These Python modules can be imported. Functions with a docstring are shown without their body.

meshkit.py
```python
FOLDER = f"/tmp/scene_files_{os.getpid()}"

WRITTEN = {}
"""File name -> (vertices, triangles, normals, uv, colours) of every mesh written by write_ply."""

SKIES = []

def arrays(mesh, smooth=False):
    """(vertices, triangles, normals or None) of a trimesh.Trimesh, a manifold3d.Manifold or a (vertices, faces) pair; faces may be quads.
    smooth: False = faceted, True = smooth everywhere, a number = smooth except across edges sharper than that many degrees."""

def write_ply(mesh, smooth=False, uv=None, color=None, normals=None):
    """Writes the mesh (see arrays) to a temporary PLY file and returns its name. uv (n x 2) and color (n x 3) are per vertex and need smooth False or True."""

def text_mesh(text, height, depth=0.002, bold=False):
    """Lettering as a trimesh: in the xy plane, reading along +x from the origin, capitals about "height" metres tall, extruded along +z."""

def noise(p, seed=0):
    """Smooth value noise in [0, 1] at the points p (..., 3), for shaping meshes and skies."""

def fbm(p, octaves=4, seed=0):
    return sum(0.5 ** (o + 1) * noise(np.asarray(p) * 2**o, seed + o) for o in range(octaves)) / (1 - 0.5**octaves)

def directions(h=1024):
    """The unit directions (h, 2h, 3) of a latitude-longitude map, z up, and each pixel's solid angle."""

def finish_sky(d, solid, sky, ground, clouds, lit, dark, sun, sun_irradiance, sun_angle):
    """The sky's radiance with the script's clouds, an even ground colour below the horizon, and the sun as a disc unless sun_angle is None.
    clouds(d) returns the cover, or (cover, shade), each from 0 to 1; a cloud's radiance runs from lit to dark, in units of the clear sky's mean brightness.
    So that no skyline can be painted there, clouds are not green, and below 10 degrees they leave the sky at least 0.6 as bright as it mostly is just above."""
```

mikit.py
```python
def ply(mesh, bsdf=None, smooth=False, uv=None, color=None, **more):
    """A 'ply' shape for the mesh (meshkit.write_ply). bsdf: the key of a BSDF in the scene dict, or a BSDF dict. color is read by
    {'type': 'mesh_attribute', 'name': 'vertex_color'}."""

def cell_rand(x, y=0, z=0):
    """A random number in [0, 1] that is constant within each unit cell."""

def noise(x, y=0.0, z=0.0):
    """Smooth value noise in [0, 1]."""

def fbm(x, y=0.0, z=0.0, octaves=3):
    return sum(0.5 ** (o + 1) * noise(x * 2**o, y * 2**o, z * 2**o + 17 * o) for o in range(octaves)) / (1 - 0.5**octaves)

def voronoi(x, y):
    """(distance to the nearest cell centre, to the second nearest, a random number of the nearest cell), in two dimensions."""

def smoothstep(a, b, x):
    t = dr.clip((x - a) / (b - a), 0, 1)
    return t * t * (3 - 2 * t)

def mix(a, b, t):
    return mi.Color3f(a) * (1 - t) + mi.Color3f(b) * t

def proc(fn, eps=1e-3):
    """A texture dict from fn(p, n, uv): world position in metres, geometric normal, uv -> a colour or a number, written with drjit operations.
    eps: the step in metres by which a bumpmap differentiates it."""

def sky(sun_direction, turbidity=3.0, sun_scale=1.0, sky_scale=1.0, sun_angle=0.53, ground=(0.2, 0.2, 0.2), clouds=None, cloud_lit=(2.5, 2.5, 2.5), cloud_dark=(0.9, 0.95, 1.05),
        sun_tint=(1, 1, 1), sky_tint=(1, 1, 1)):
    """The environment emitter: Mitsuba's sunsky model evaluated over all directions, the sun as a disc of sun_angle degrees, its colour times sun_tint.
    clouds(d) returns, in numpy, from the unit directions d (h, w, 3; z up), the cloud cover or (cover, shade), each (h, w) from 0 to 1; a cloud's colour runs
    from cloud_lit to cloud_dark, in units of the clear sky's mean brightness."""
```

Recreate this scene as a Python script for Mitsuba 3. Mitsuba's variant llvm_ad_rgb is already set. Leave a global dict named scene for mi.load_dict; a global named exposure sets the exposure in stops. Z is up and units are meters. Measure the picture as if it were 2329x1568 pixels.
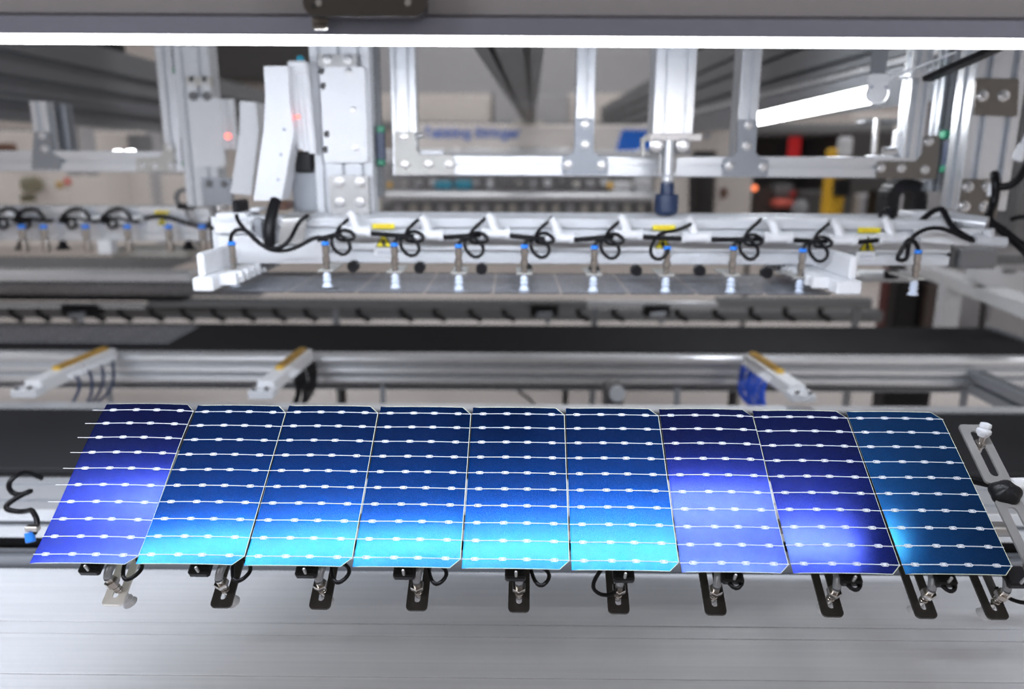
import math, random
import numpy as np
import trimesh
import drjit as dr
import mitsuba as mi
import mikit
import meshkit
from shapely.geometry import Polygon, box as sbox, Point, LineString
from shapely.ops import unary_union
from shapely import affinity
from scipy.interpolate import CubicSpline

random.seed(5)
T = mi.ScalarTransform4f
scene, labels = {'type': 'scene'}, {}

# ------------------------------------------------------------------ camera
FOCAL, PITCH, ROLL, EYE = 1750.0, math.radians(13.6), 0.005, np.array([0.0, 0.0, 1.45])
FW = np.array([0, math.cos(PITCH), -math.sin(PITCH)])
UP = np.array([-ROLL, 0, 1.0])
RT = np.cross(FW, UP); RT /= np.linalg.norm(RT)
UP = np.cross(RT, FW)
scene['camera'] = {'type': 'thinlens', 'fov': math.degrees(2 * math.atan(1164.5 / FOCAL)), 'fov_axis': 'x',
                   'aperture_radius': 0.0042, 'focus_distance': 0.70, 'near_clip': 0.02, 'far_clip': 100.0,
                   'to_world': T().look_at(origin=EYE.tolist(), target=(EYE + FW).tolist(), up=UP.tolist())}

# ------------------------------------------------------------------ light levels
exposure = 0.0
LED_RADIANCE = (176, 188, 210)        # the strip under the hood
CEILING_RADIANCE = (10.5, 10.5, 10.7)    # the hall's ceiling luminaires
AISLE_RADIANCE = (22.0, 22.0, 22.4)      # the brighter ones over the aisle behind the viewpoint
TUBE_RADIANCE = (26, 27, 28)          # the tube lamp beside the gantry


def at(px, py, Y):
    """The point of the photograph's pixel at Y metres in front of the camera."""
    r = FW + RT * (px - 1164.5) / FOCAL - UP * (py - 784.0) / FOCAL
    return EYE + r * Y / r[1]


# ------------------------------------------------------------------ materials
def pr(c, rough=0.5, metal=0.0, **k):
    b = {'type': 'principled', 'base_color': {'type': 'rgb', 'value': list(c)} if not isinstance(c, dict) else c,
         'roughness': rough if isinstance(rough, dict) else float(rough), 'metallic': float(metal)}
    b.update(k)
    if 'spec_trans' in k:
        return b
    return {'type': 'twosided', 'bsdf': b}


def mat(name, *a, **k):
    scene['mat_' + name] = pr(*a, **k)


mat('aluminium', (0.70, 0.72, 0.75), 0.33, 0.6)
mat('bare_steel', (0.82, 0.81, 0.78), 0.5, 0.2)
mat('aluminium_grey', (0.27, 0.285, 0.31), 0.42, 0.45)
mat('steel', (0.40, 0.395, 0.39), 0.36, 0.7)
mat('nickel', (0.50, 0.47, 0.44), 0.22, 1.0)
mat('zinc_bolt', (0.80, 0.81, 0.83), 0.25, 0.9)
mat('bronzed_steel', (0.030, 0.027, 0.024), 0.42, 0.2)
mat('bronze_plate', (0.17, 0.155, 0.14), 0.45, 0.6)
mat('light_plate', (0.46, 0.45, 0.42), 0.5, 0.35)
mat('white_paint', (0.62, 0.635, 0.66), 0.4)
mat('white_plastic', (0.70, 0.71, 0.73), 0.45)
mat('cream_paint', (0.62, 0.58, 0.55), 0.5)
mat('grey_paint', (0.36, 0.36, 0.375), 0.5)
mat('mid_grey', (0.16, 0.164, 0.17), 0.5)
mat('hood_paint', (0.31, 0.305, 0.32), 0.45)
mat('channel_metal', (0.24, 0.26, 0.33), 0.4, 0.5)
mat('black_plastic', (0.008, 0.008, 0.009), 0.4, 0.0, specular=0.2)
mat('black_rubber', (0.006, 0.006, 0.007), 0.32, 0.0, specular=0.15)
scene['mat_belt'] = {'type': 'twosided', 'bsdf': {'type': 'diffuse', 'reflectance': {'type': 'rgb', 'value': [0.034, 0.034, 0.036]}}}
mat('beam_grey', (0.20, 0.21, 0.225), 0.45, 0.5)
mat('dark_machine', (0.035, 0.034, 0.034), 0.5)
mat('dark_plate', (0.035, 0.031, 0.027), 0.45)
mat('brass', (0.62, 0.40, 0.10), 0.35, 0.8)
mat('gold_plate', (0.72, 0.46, 0.06), 0.4, 0.3)
mat('blue_plastic', (0.02, 0.22, 0.85), 0.4)
mat('blue_hose', (0.01, 0.06, 0.42), 0.3)
mat('navy_plastic', (0.012, 0.028, 0.075), 0.4)
mat('sign_blue', (0.01, 0.12, 0.52), 0.45)
mat('letter_blue', (0.07, 0.16, 0.50), 0.5)
mat('teal_plastic', (0.01, 0.22, 0.32), 0.4)
mat('green_plastic', (0.005, 0.20, 0.10), 0.4)
mat('label_yellow', (0.85, 0.72, 0.01), 0.5)
mat('post_yellow', (0.70, 0.40, 0.015), 0.45)
mat('print_black', (0.015, 0.015, 0.015), 0.5)
mat('print_grey', (0.30, 0.33, 0.40), 0.5)
mat('red_paint', (0.40, 0.02, 0.02), 0.45)
mat('deep_red', (0.075, 0.006, 0.006), 0.5)
mat('dark_brown', (0.045, 0.030, 0.026), 0.5)
mat('red_glow_part', (0.55, 0.10, 0.07), 0.5)
mat('olive', (0.19, 0.18, 0.12), 0.5)
mat('rust_brown', (0.11, 0.05, 0.03), 0.5)
mat('solder', (0.50, 0.53, 0.57), 0.5, 0.15)
mat('wafer_edge', (0.50, 0.53, 0.42), 0.5)
mat('silicone', (0.78, 0.80, 0.84), 0.35, 0.0, spec_trans=0.35)
mat('silicone_blue', (0.66, 0.74, 0.88), 0.35)
scene['mat_acrylic'] = {'type': 'thindielectric'}


def grain(p, n, uv):
    g = mikit.fbm(p.x * 5.0, p.y * 260.0, p.z * 260.0, octaves=3)
    return mikit.mix((0.68, 0.695, 0.72), (0.77, 0.78, 0.80), g)


mat('deck_metal', mikit.proc(grain), 0.42, 0.25)


def floor_tone(p, n, uv):
    g = mikit.fbm(p.x * 1.3, p.y * 1.3, 0.0, octaves=4)
    return mikit.mix((0.60, 0.57, 0.56), (0.68, 0.655, 0.645), g)


mat('floor', mikit.proc(floor_tone), 0.3)

# Solar cells: each wafer has one even colour, the reflectance of its antireflection coat (a silicon nitride film of the given thickness in
# nanometres on silicon). Three sorts lie in the string. Only the printed silver fingers vary over a wafer.
def film_reflectance(t, wavelength):
    k = math.cos(4 * math.pi * 2.05 * t / wavelength)
    a, b = 0.344, 0.311
    return 2.0 * (a * a + b * b + 2 * a * b * k) / (1 + a * a * b * b + 2 * a * b * k)


def coat(thickness):
    colour = [film_reflectance(thickness, w) for w in (615.0, 540.0, 455.0)]

    def fn(p, n, uv):
        x, y = (uv.x - dr.floor(uv.x)) * 91.0, uv.y * 174.0
        s = x / 1.28
        s = dr.abs(s - dr.floor(s) - 0.5)
        finger = dr.select((s < 0.042) & (x > 0.7) & (x < 90.3) & (y > 0.8) & (y < 173.2), 1.0, 0.0)
        return mikit.mix(colour, (0.20, 0.30, 0.58), finger)
    return fn


mat('violet_cell', mikit.proc(coat(71.0)), 0.22, 1.0)
mat('blue_cell', mikit.proc(coat(74.6)), 0.22, 1.0)
mat('teal_cell', mikit.proc(coat(79.0)), 0.22, 1.0)


# ------------------------------------------------------------------ naming and entries
_used = set()


def fresh(key):
    if key not in _used:
        _used.add(key)
        return key
    k = 1
    while f'{key}_{k:03d}' in _used:
        k += 1
    key = f'{key}_{k:03d}'
    _used.add(key)
    return key


def thing(name, label, cat, group=None):
    key = fresh(name)
    labels[key] = {'label': label, 'category': cat}
    if group:
        labels[key]['group'] = group
    return key


def add(parent, name, mesh, m, smooth=False, label=None, to_world=None, **more):
    """One entry of the scene under its parent; mesh is a mesh or a shape dict that alike pieces share."""
    key = fresh(parent + '__' + name)
    d = dict(mesh) if isinstance(mesh, dict) else mikit.ply(mesh, 'mat_' + m, smooth=smooth, **more)
    if to_world is not None:
        d['to_world'] = to_world
    scene[key] = d
    if label:
        labels[key] = {'label': label}
    return key


def solo(name, label, cat, mesh, m, smooth=False, group=None, **more):
    key = thing(name, label, cat, group)
    scene[key] = mikit.ply(mesh, 'mat_' + m, smooth=smooth, **more)
    return key


def struct(name, mesh, m, label):
    scene[name] = mikit.ply(mesh, 'mat_' + m)
    labels[name] = {'label': label, 'kind': 'structure'}
    _used.add(name)
    return name


# ------------------------------------------------------------------ shapes
def cat(*ms):
    return trimesh.util.concatenate([m for x in ms for m in (x if isinstance(x, (list, tuple)) else [x])])


def bx(a, b):
    a, b = np.minimum(a, b), np.maximum(a, b)
    m = trimesh.creation.box(b - a)
    m.apply_translation((a + b) / 2)
    return m


def rbx(a, b, r=0.002):
    """A box with chamfered edges."""
    a, b = np.minimum(a, b).astype(float), np.maximum(a, b).astype(float)
    r = min(r, 0.45 * (b - a).min())
    pts = []
    for i in range(8):
        s = [(i >> k) & 1 for k in range(3)]
        for k in range(3):
            p = [b[j] - r if s[j] else a[j] + r for j in range(3)]
            p[k] = b[k] if s[k] else a[k]
            pts.append(p)
    return trimesh.convex.convex_hull(np.array(pts))


def ext(poly, h):
    return trimesh.creation.extrude_polygon(poly, h, engine='earcut')


AX = {'x': np.array([[0, 0, 1, 0], [1, 0, 0, 0], [0, 1, 0, 0], [0, 0, 0, 1.0]]),
      'y': np.array([[-1, 0, 0, 0], [0, 0, 1, 0], [0, 1, 0, 0], [0, 0, 0, 1.0]]),
      'z': np.eye(4)}


def run(poly, axis, a, b, at0, at1=0.0):
    """The section swept along an axis from a to b. x: section (y, z) about (at0, at1); y: section (x, z); z: section (x, y)."""
    if axis == 'y':
        poly = affinity.scale(poly, -1, 1, origin=(0, 0))
    m = ext(poly, b - a)
    m.apply_transform(AX[axis])
    m.apply_translation({'x': (a, at0, at1), 'y': (at0, a, at1), 'z': (at0, at1, a)}[axis])
    return m


def tslot(w, h, nw=1, nh=1, o=0.008, dp=0.012):
    """The section of an aluminium extrusion, w by h, with T slots on its sides."""
    p = sbox(-w / 2, -h / 2, w / 2, h / 2).buffer(-0.0015).buffer(0.0015, quad_segs=2)
    cut = []
    for k in range(nw):
        c = -w / 2 + (k + 0.5) * w / nw
        for s in (-1, 1):
            y0, y1 = s * h / 2, s * (h / 2 - dp)
            cut += [sbox(c - o / 2, min(y0, y1) - (0.001 if s < 0 else 0), c + o / 2, max(y0, y1) + (0.001 if s > 0 else 0)),
                    sbox(c - o, min(y1, y1 + s * dp * 0.5), c + o, max(y1, y1 + s * dp * 0.5))]
    for k in range(nh):
        c = -h / 2 + (k + 0.5) * h / nh
        for s in (-1, 1):
            x0, x1 = s * w / 2, s * (w / 2 - dp)
            cut += [sbox(min(x0, x1) - (0.001 if s < 0 else 0), c - o / 2, max(x0, x1) + (0.001 if s > 0 else 0), c + o / 2),
                    sbox(min(x1, x1 + s * dp * 0.5), c - o, max(x1, x1 + s * dp * 0.5), c + o)]
    p = p.difference(unary_union(cut))
    return max(p.geoms, key=lambda g: g.area) if hasattr(p, 'geoms') else p


def frame_of(d):
    d = np.asarray(d, float); d = d / np.linalg.norm(d)
    a = np.cross(d, [0, 0, 1.0] if abs(d[2]) < 0.9 else [1.0, 0, 0]); a /= np.linalg.norm(a)
    m = np.eye(4); m[:3, 0], m[:3, 1], m[:3, 2] = a, np.cross(d, a), d
    return m


def lathe(profile, start, d, sections=20):
    """A turned body: profile (radius, distance) along direction d from start."""
    m = trimesh.creation.revolve(np.array(profile, float), sections=sections)
    m.apply_transform(frame_of(d)); m.apply_translation(start)
    return m


def rod(a, b, r, sections=14):
    a, b = np.asarray(a, float), np.asarray(b, float)
    L = np.linalg.norm(b - a)
    return lathe([(0, 0), (r, 0), (r, L), (0, L)], a, b - a, sections)


def tube(points, r, n=None, sides=10, closed_ends=True):
    p = np.asarray(points, float)
    s = np.r_[0, np.cumsum(np.linalg.norm(np.diff(p, axis=0), axis=1))]
    n = n or max(8, 6 * len(p))
    p = CubicSpline(s, p)(np.linspace(0, s[-1], n)) if len(p) > 2 else np.linspace(p[0], p[-1], n)
    t = np.gradient(p, axis=0); t /= np.linalg.norm(t, axis=1, keepdims=True)
    a = np.cross(t[0], [0.3, 0.2, 0.93]); a /= np.linalg.norm(a)
    rings = []
    for i in range(n):
        a = a - t[i] * (a @ t[i]); a /= np.linalg.norm(a)
        b = np.cross(t[i], a)
        w = np.arange(sides) * 2 * np.pi / sides
        rings.append(p[i] + r * (np.cos(w)[:, None] * a + np.sin(w)[:, None] * b))
    v = np.vstack(rings + [p[:1], p[-1:]])
    f = []
    for i in range(n - 1):
        for j in range(sides):
            k = (j + 1) % sides
            q = [i * sides + j, i * sides + k, (i + 1) * sides + k, (i + 1) * sides + j]
            f += [[q[0], q[1], q[2]], [q[0], q[2], q[3]]]
    c0, c1 = n * sides, n * sides + 1
    for j in range(sides):
        k = (j + 1) % sides
        f += [[c0, k, j], [c1, (n - 1) * sides + j, (n - 1) * sides + k]]
    return trimesh.Trimesh(v, f, process=False)


def hull_plate(pts, y0, y1):
    """A plate facing the camera from points (x, z), between depths y0 and y1."""
    m = ext(Polygon(pts), y1 - y0)
    m.apply_transform(np.array([[1, 0, 0, 0], [0, 0, 1, y0], [0, 1, 0, 0], [0, 0, 0, 1.0]]))

    return m


def plate(poly, y0, y1):
    m = ext(poly, y1 - y0)
    m.apply_transform(np.array([[1, 0, 0, 0], [0, 0, 1, y0], [0, 1, 0, 0], [0, 0, 0, 1.0]]))

    return m


def rr(x0, z0, x1, z1, r=0.003):
    x0, x1, z0, z1 = min(x0, x1), max(x0, x1), min(z0, z1), max(z0, z1)
    r = min(r, 0.45 * min(x1 - x0, z1 - z0))
    return sbox(x0 + r, z0 + r, x1 - r, z1 - r).buffer(r, quad_segs=4)


_bolts = {}


def bolt(parent, p, r=0.0055, m='zinc_bolt', d=(0, -1, 0)):
    """A socket-head bolt standing out of a plate at p."""
    key = (round(r, 5), m, tuple(d))
    if key not in _bolts:
        h = r * 0.95
        b = lathe([(0, 0), (r * 1.25, 0), (r * 1.25, h * 0.18), (r, h * 0.2), (r, h * 0.9), (r * 0.86, h), (r * 0.5, h), (r * 0.5, h * 0.5), (0, h * 0.5)], (0, 0, 0), d, 16)
        _bolts[key] = mikit.ply(b, 'mat_' + m, smooth=35)
    return add(parent, 'bolt', _bolts[key], m, to_world=T().translate([float(x) for x in p]))


def glow(mesh, m, radiance, weight=1.0, **k):
    """A shape that gives off light; weight is how often the renderer samples it."""
    d = mikit.ply(mesh, 'mat_' + m, **k)
    d['emitter'] = {'type': 'area', 'radiance': {'type': 'rgb', 'value': [float(v) for v in radiance]}, 'sampling_weight': float(weight)}
    return d

# ================================================================== the hall
struct('floor', bx((-9, -6, -0.1), (9, 11, 0.0)), 'floor', 'pale grey-pink factory floor seen in the gaps under the conveyors')
struct('ceiling', bx((-9, -6, 5.0), (9, 11, 5.1)), 'grey_paint', 'grey factory ceiling')
struct('wall_back', bx((-9, 9.0, 0), (9, 9.2, 5)), 'cream_paint', 'pale grey back wall of the hall')
struct('wall_left', bx((-9.2, -6, 0), (-9, 11, 5)), 'cream_paint', 'pale grey left wall of the hall')
struct('wall_right', bx((9, -6, 0), (9.2, 11, 5)), 'cream_paint', 'pale grey right wall of the hall')
struct('wall_front', bx((-9, -6.2, 0), (9, -6, 5)), 'cream_paint', 'pale grey wall behind the viewpoint')
CEIL = [(-3.6, -3.0, 'behind the viewpoint on the left'), (5.5, -4.4, 'behind the viewpoint on the right'), (-5.0, 2.6, 'over the far left cabinets'), (0.0, 2.7, 'over the gantry'),
        (4.6, 2.6, 'over the red-lit machine'), (0.0, 6.2, 'over the lettered machine')]
for (x, y, where) in CEIL:
    t = thing('ceiling_light', 'long white ceiling luminaire ' + where, 'ceiling light', 'ceiling luminaires over the hall')
    add(t, 'housing', bx((x - 1.25, y - 0.45, 4.9), (x + 1.25, y + 0.45, 5.0)), 'white_paint')
    add(t, 'diffuser', glow(trimesh.Trimesh([[x - 1.2, y - 0.4, 4.895], [x + 1.2, y - 0.4, 4.895], [x + 1.2, y + 0.4, 4.895], [x - 1.2, y + 0.4, 4.895]],
                                            [[0, 2, 1], [0, 3, 2]], process=False), 'white_plastic', AISLE_RADIANCE if y < 0 else CEILING_RADIANCE, 3.0), None)

# ================================================================== hood with its light strip
t = thing('led_light_bar', 'bright white strip light running across the whole machine hood', 'light strip')
LEDY = 0.57
Z0 = at(1165, 101.5, LEDY)[2]
sec = [(0.0038, 0.0057), (0.0038, 0.0016), (0.0028, -0.0002), (0.0012, -0.001), (-0.0012, -0.001), (-0.0028, -0.0002), (-0.0038, 0.0016), (-0.0038, 0.0057)]
v = np.array([[x, LEDY + y, Z0 + z] for x in (-1.05, 0.48) for y, z in sec])
f = np.array([q for k in range(7) for q in ([k, k + 1, k + 9], [k, k + 9, k + 8])])
strip = trimesh.Trimesh(v, f, process=False)
if strip.face_normals[3][2] > 0:
    strip.invert()
add(t, 'diffuser', glow(strip, 'white_plastic', LED_RADIANCE, 16.0), None, label='glowing white diffuser')
ch = sbox(-0.012, 0.0055, 0.012, 0.0152).difference(sbox(0.004, 0.0085, 0.02, 0.013)).union(sbox(-0.012, 0.0038, -0.0108, 0.0056))
add(t, 'channel', run(ch, 'x', -1.06, 0.49, LEDY, Z0), 'channel_metal', label='blue-grey metal channel')
add(t, 'end_cap', rbx((-1.07, LEDY - 0.012, Z0), (-1.06, LEDY + 0.012, Z0 + 0.0152)), 'white_plastic')
add(t, 'end_cap', rbx((0.49, LEDY - 0.012, Z0), (0.50, LEDY + 0.012, Z0 + 0.0152)), 'white_plastic')

t = thing('machine_hood', 'grey sheet metal hood across the top edge above the light strip', 'hood')
add(t, 'panel', rbx((-1.15, LEDY - 0.002, Z0 + 0.0172), (1.15, 0.640, 2.15), 0.002), 'hood_paint')
add(t, 'lip', rbx((-1.15, LEDY + 0.003, Z0 + 0.0152), (1.15, 0.64, Z0 + 0.0172), 0.0005), 'mid_grey')
add(t, 'roof', rbx((-1.7, 0.64, 2.15), (1.7, 2.5, 2.18), 0.004), 'white_paint', label='sheet roof over the gantry')
t = thing('cover_plate', 'dark rounded plate with screws fixed on the grey hood', 'plate')
PY = LEDY - 0.036
a, b = at(690, 36, PY), at(969, 36, PY)
add(t, 'body', plate(rr(a[0], a[2], b[0], 1.66, 0.008), PY, PY + 0.016), 'dark_plate')
add(t, 'spacer', rbx((a[0] + 0.012, PY + 0.016, 1.56), (a[0] + 0.028, PY + 0.036, 1.64)), 'dark_plate')
add(t, 'spacer', rbx((b[0] - 0.028, PY + 0.016, 1.56), (b[0] - 0.012, PY + 0.036, 1.64)), 'dark_plate')
for px, py in ((725, 7), (928, 6)):
    bolt(t, at(px, py, PY), 0.0017, 'steel')
add(t, 'keyhole', rod(at(714, 14, PY - 0.001), at(714, 14, PY + 0.001), 0.0016), 'print_black')
c = at(733, 53, LEDY - 0.015)
add(t, 'clip', cat(rbx(c + (-0.0055, -0.006, 0.001), c + (0.0050, 0.012, 0.006), 0.0006), rbx(c + (-0.0045, -0.010, -0.0025), c + (0.0058, -0.004, 0.0022), 0.0008),
                   rbx(c + (-0.0040, -0.013, -0.0055), c + (0.0055, -0.007, -0.0025), 0.0008)), 'bronze_plate', label='small bent metal clip under the plate')

# ================================================================== the string of nine cells held up in front
SX = np.array([0.9997892, -0.02042606, 0.00208296]); SS = np.array([0.01608078, 0.84207828, 0.53911556]); SN = np.array([-0.01276602, -0.53896842, 0.84222923])
SO = np.array([-0.41126444, 0.59237122, 1.11424118])
SP = np.eye(4); SP[:3, 0], SP[:3, 1], SP[:3, 2], SP[:3, 3] = SX, SS, SN, SO
SPM = T(SP)
PITCH_X, CELL_W, CELL_L = 0.0925, 0.0910, 0.1743
#        tilt about the string axis (rad), bow across (m), wave along the fingers (m)
POSE = [(0.010, 0.0016, 0.0018), (-0.004, 0.0012, 0.0), (0.003, 0.0010, 0.0002), (0.000, 0.0009, 0.0), (0.003, 0.0009, 0.0003), (0.005, 0.0010, 0.0006), (0.010, 0.0014, 0.0018), (0.000, 0.0014, 0.0003),
        (-0.008, 0.0010, 0.0)]


def sag(fx, fy, bow, wave):
    """How far the thin wafer lies off its flat plane, at the fractions fx, fy of its sides."""
    return -4 * bow * ((fx - 0.5) ** 2 + 0.5 * (fy - 0.5) ** 2) + wave * np.sin(2 * np.pi * (fy - 0.5))


def wafer(nu, nv, w, l, cham, index, bow=0.0, wave=0.0, thick=0.0002):
    """A half-cut wafer, x across the string and y along the fingers, chamfered at its two right corners; the uv counts cells."""
    u, v = np.meshgrid(np.linspace(0, 1, nu), np.unique(np.r_[np.linspace(0, 1, nv), cham / l, 1 - cham / l]), indexing='ij')
    nv = u.shape[1]
    y = v * l
    xr = w - np.clip(cham - np.minimum(y, l - y), 0, None) * 1.02
    x = u * xr
    top = np.stack([x, y, sag(x / w, v, bow, wave)], -1).reshape(-1, 3)
    k = np.arange(nu * nv).reshape(nu, nv)
    q = np.stack([k[:-1, :-1], k[1:, :-1], k[1:, 1:], k[:-1, 1:]], -1).reshape(-1, 4)
    f = np.vstack([q[:, [0, 1, 2]], q[:, [0, 2, 3]]])
    uv = np.stack([index + x / w * 0.9999, v], -1).reshape(-1, 2)
    rim = np.r_[k[:, 0], k[-1, 1:], k[-2::-1, -1], k[0, -2:0:-1]]
    face = trimesh.Trimesh(top, f, process=False)
    lo = top[rim] - (0, 0, thick)
    n = len(rim)
    i = np.arange(n); j = (i + 1) % n
    sv = np.vstack([top[rim], lo])
    sf = np.vstack([np.c_[i, n + i, n + j], np.c_[i, n + j, j]])
    back = trimesh.Trimesh(top - (0, 0, thick), f[:, ::-1], process=False)
    # the bare outer rim of the upper face, half a millimetre wide; the cut left edge has none
    P = top[rim]
    d = np.roll(P, -1, 0) - np.roll(P, 1, 0)
    inward = np.c_[-d[:, 1], d[:, 0], 0 * d[:, 0]] / np.linalg.norm(d[:, :2], axis=1, keepdims=True)
    if (inward * (np.array([w / 2, l / 2, 0]) - P)).sum() < 0:
        inward = -inward
    inner = P + inward * 0.0006 * (P[:, :1] > 0.002)
    up = np.vstack([P, inner]) + (0, 0, 0.00003)
    rf = np.vstack([np.c_[i, j, n + j], np.c_[i, n + j, n + i]])
    return face, uv, cat(trimesh.Trimesh(sv, sf, process=False), back, trimesh.Trimesh(up, rf, process=False))


def ribbon(bow, x0=-0.0006, x1=None):
    """A flat solder-coated wire that follows the wafer's bow across the string."""
    x = np.linspace(x0, PITCH_X - 0.0012 if x1 is None else x1, 12)
    z = sag(np.clip(x / CELL_W, 0, 1), 0.5, bow, 0.0)
    ring = np.array([(-0.00045, 0.00002), (0.00045, 0.00002), (0.00045, 0.00024), (0.00028, 0.00034), (-0.00028, 0.00034), (-0.00045, 0.00024)])
    v = np.array([(x[i], a_, z[i] + b_) for i in range(12) for a_, b_ in ring])
    f = [q for i in range(11) for j in range(6) for k in [(j + 1) % 6] for q in ([6 * i + j, 6 * i + 6 + j, 6 * i + 6 + k], [6 * i + j, 6 * i + 6 + k, 6 * i + k])]
    f += [[0, j, j + 1] for j in range(1, 5)] + [[66, 66 + j + 1, 66 + j] for j in range(1, 5)]
    return trimesh.Trimesh(v, f, process=False)


def pad_poly(L=0.0078, W=0.0034):
    hexa = Polygon([(-L / 2, 0), (-L / 2 + W * 0.42, W / 2), (L / 2 - W * 0.42, W / 2), (L / 2, 0), (L / 2 - W * 0.42, -W / 2), (-L / 2 + W * 0.42, -W / 2)])
    ring = hexa.difference(hexa.buffer(-0.00062, join_style=2))
    return unary_union([ring, sbox(-0.0014, -W / 2, 0.0014, W / 2)])


PAD = ext(pad_poly(), 0.00022)
PAD_X = (0.115, 0.375, 0.600, 0.858)
pad_ply = mikit.ply(PAD, 'mat_solder')
tail_ply = mikit.ply(rbx((-0.0105, -0.00045, 0.00002), (0.0, 0.00045, 0.00030), 0.0001), 'mat_solder')
SORT = ['violet', 'blue', 'blue', 'blue', 'blue', 'blue', 'violet', 'violet', 'teal']
LOOKS = ['violet cell with bare ribbon ends at its left, first of the string', 'navy cell beside the first violet one', 'navy cell, third of the string',
         'deep blue cell, fourth of the string', 'middle cell, blue with clearly visible finger lines', 'bright blue cell left of the purple one',
         'brightest purple cell', 'dark plum cell', 'dull teal cell, last of the string']
string = thing('solar_cell_string', 'front string of nine soldered blue and violet solar cells tilted towards the viewer', 'solar cell string')
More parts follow.
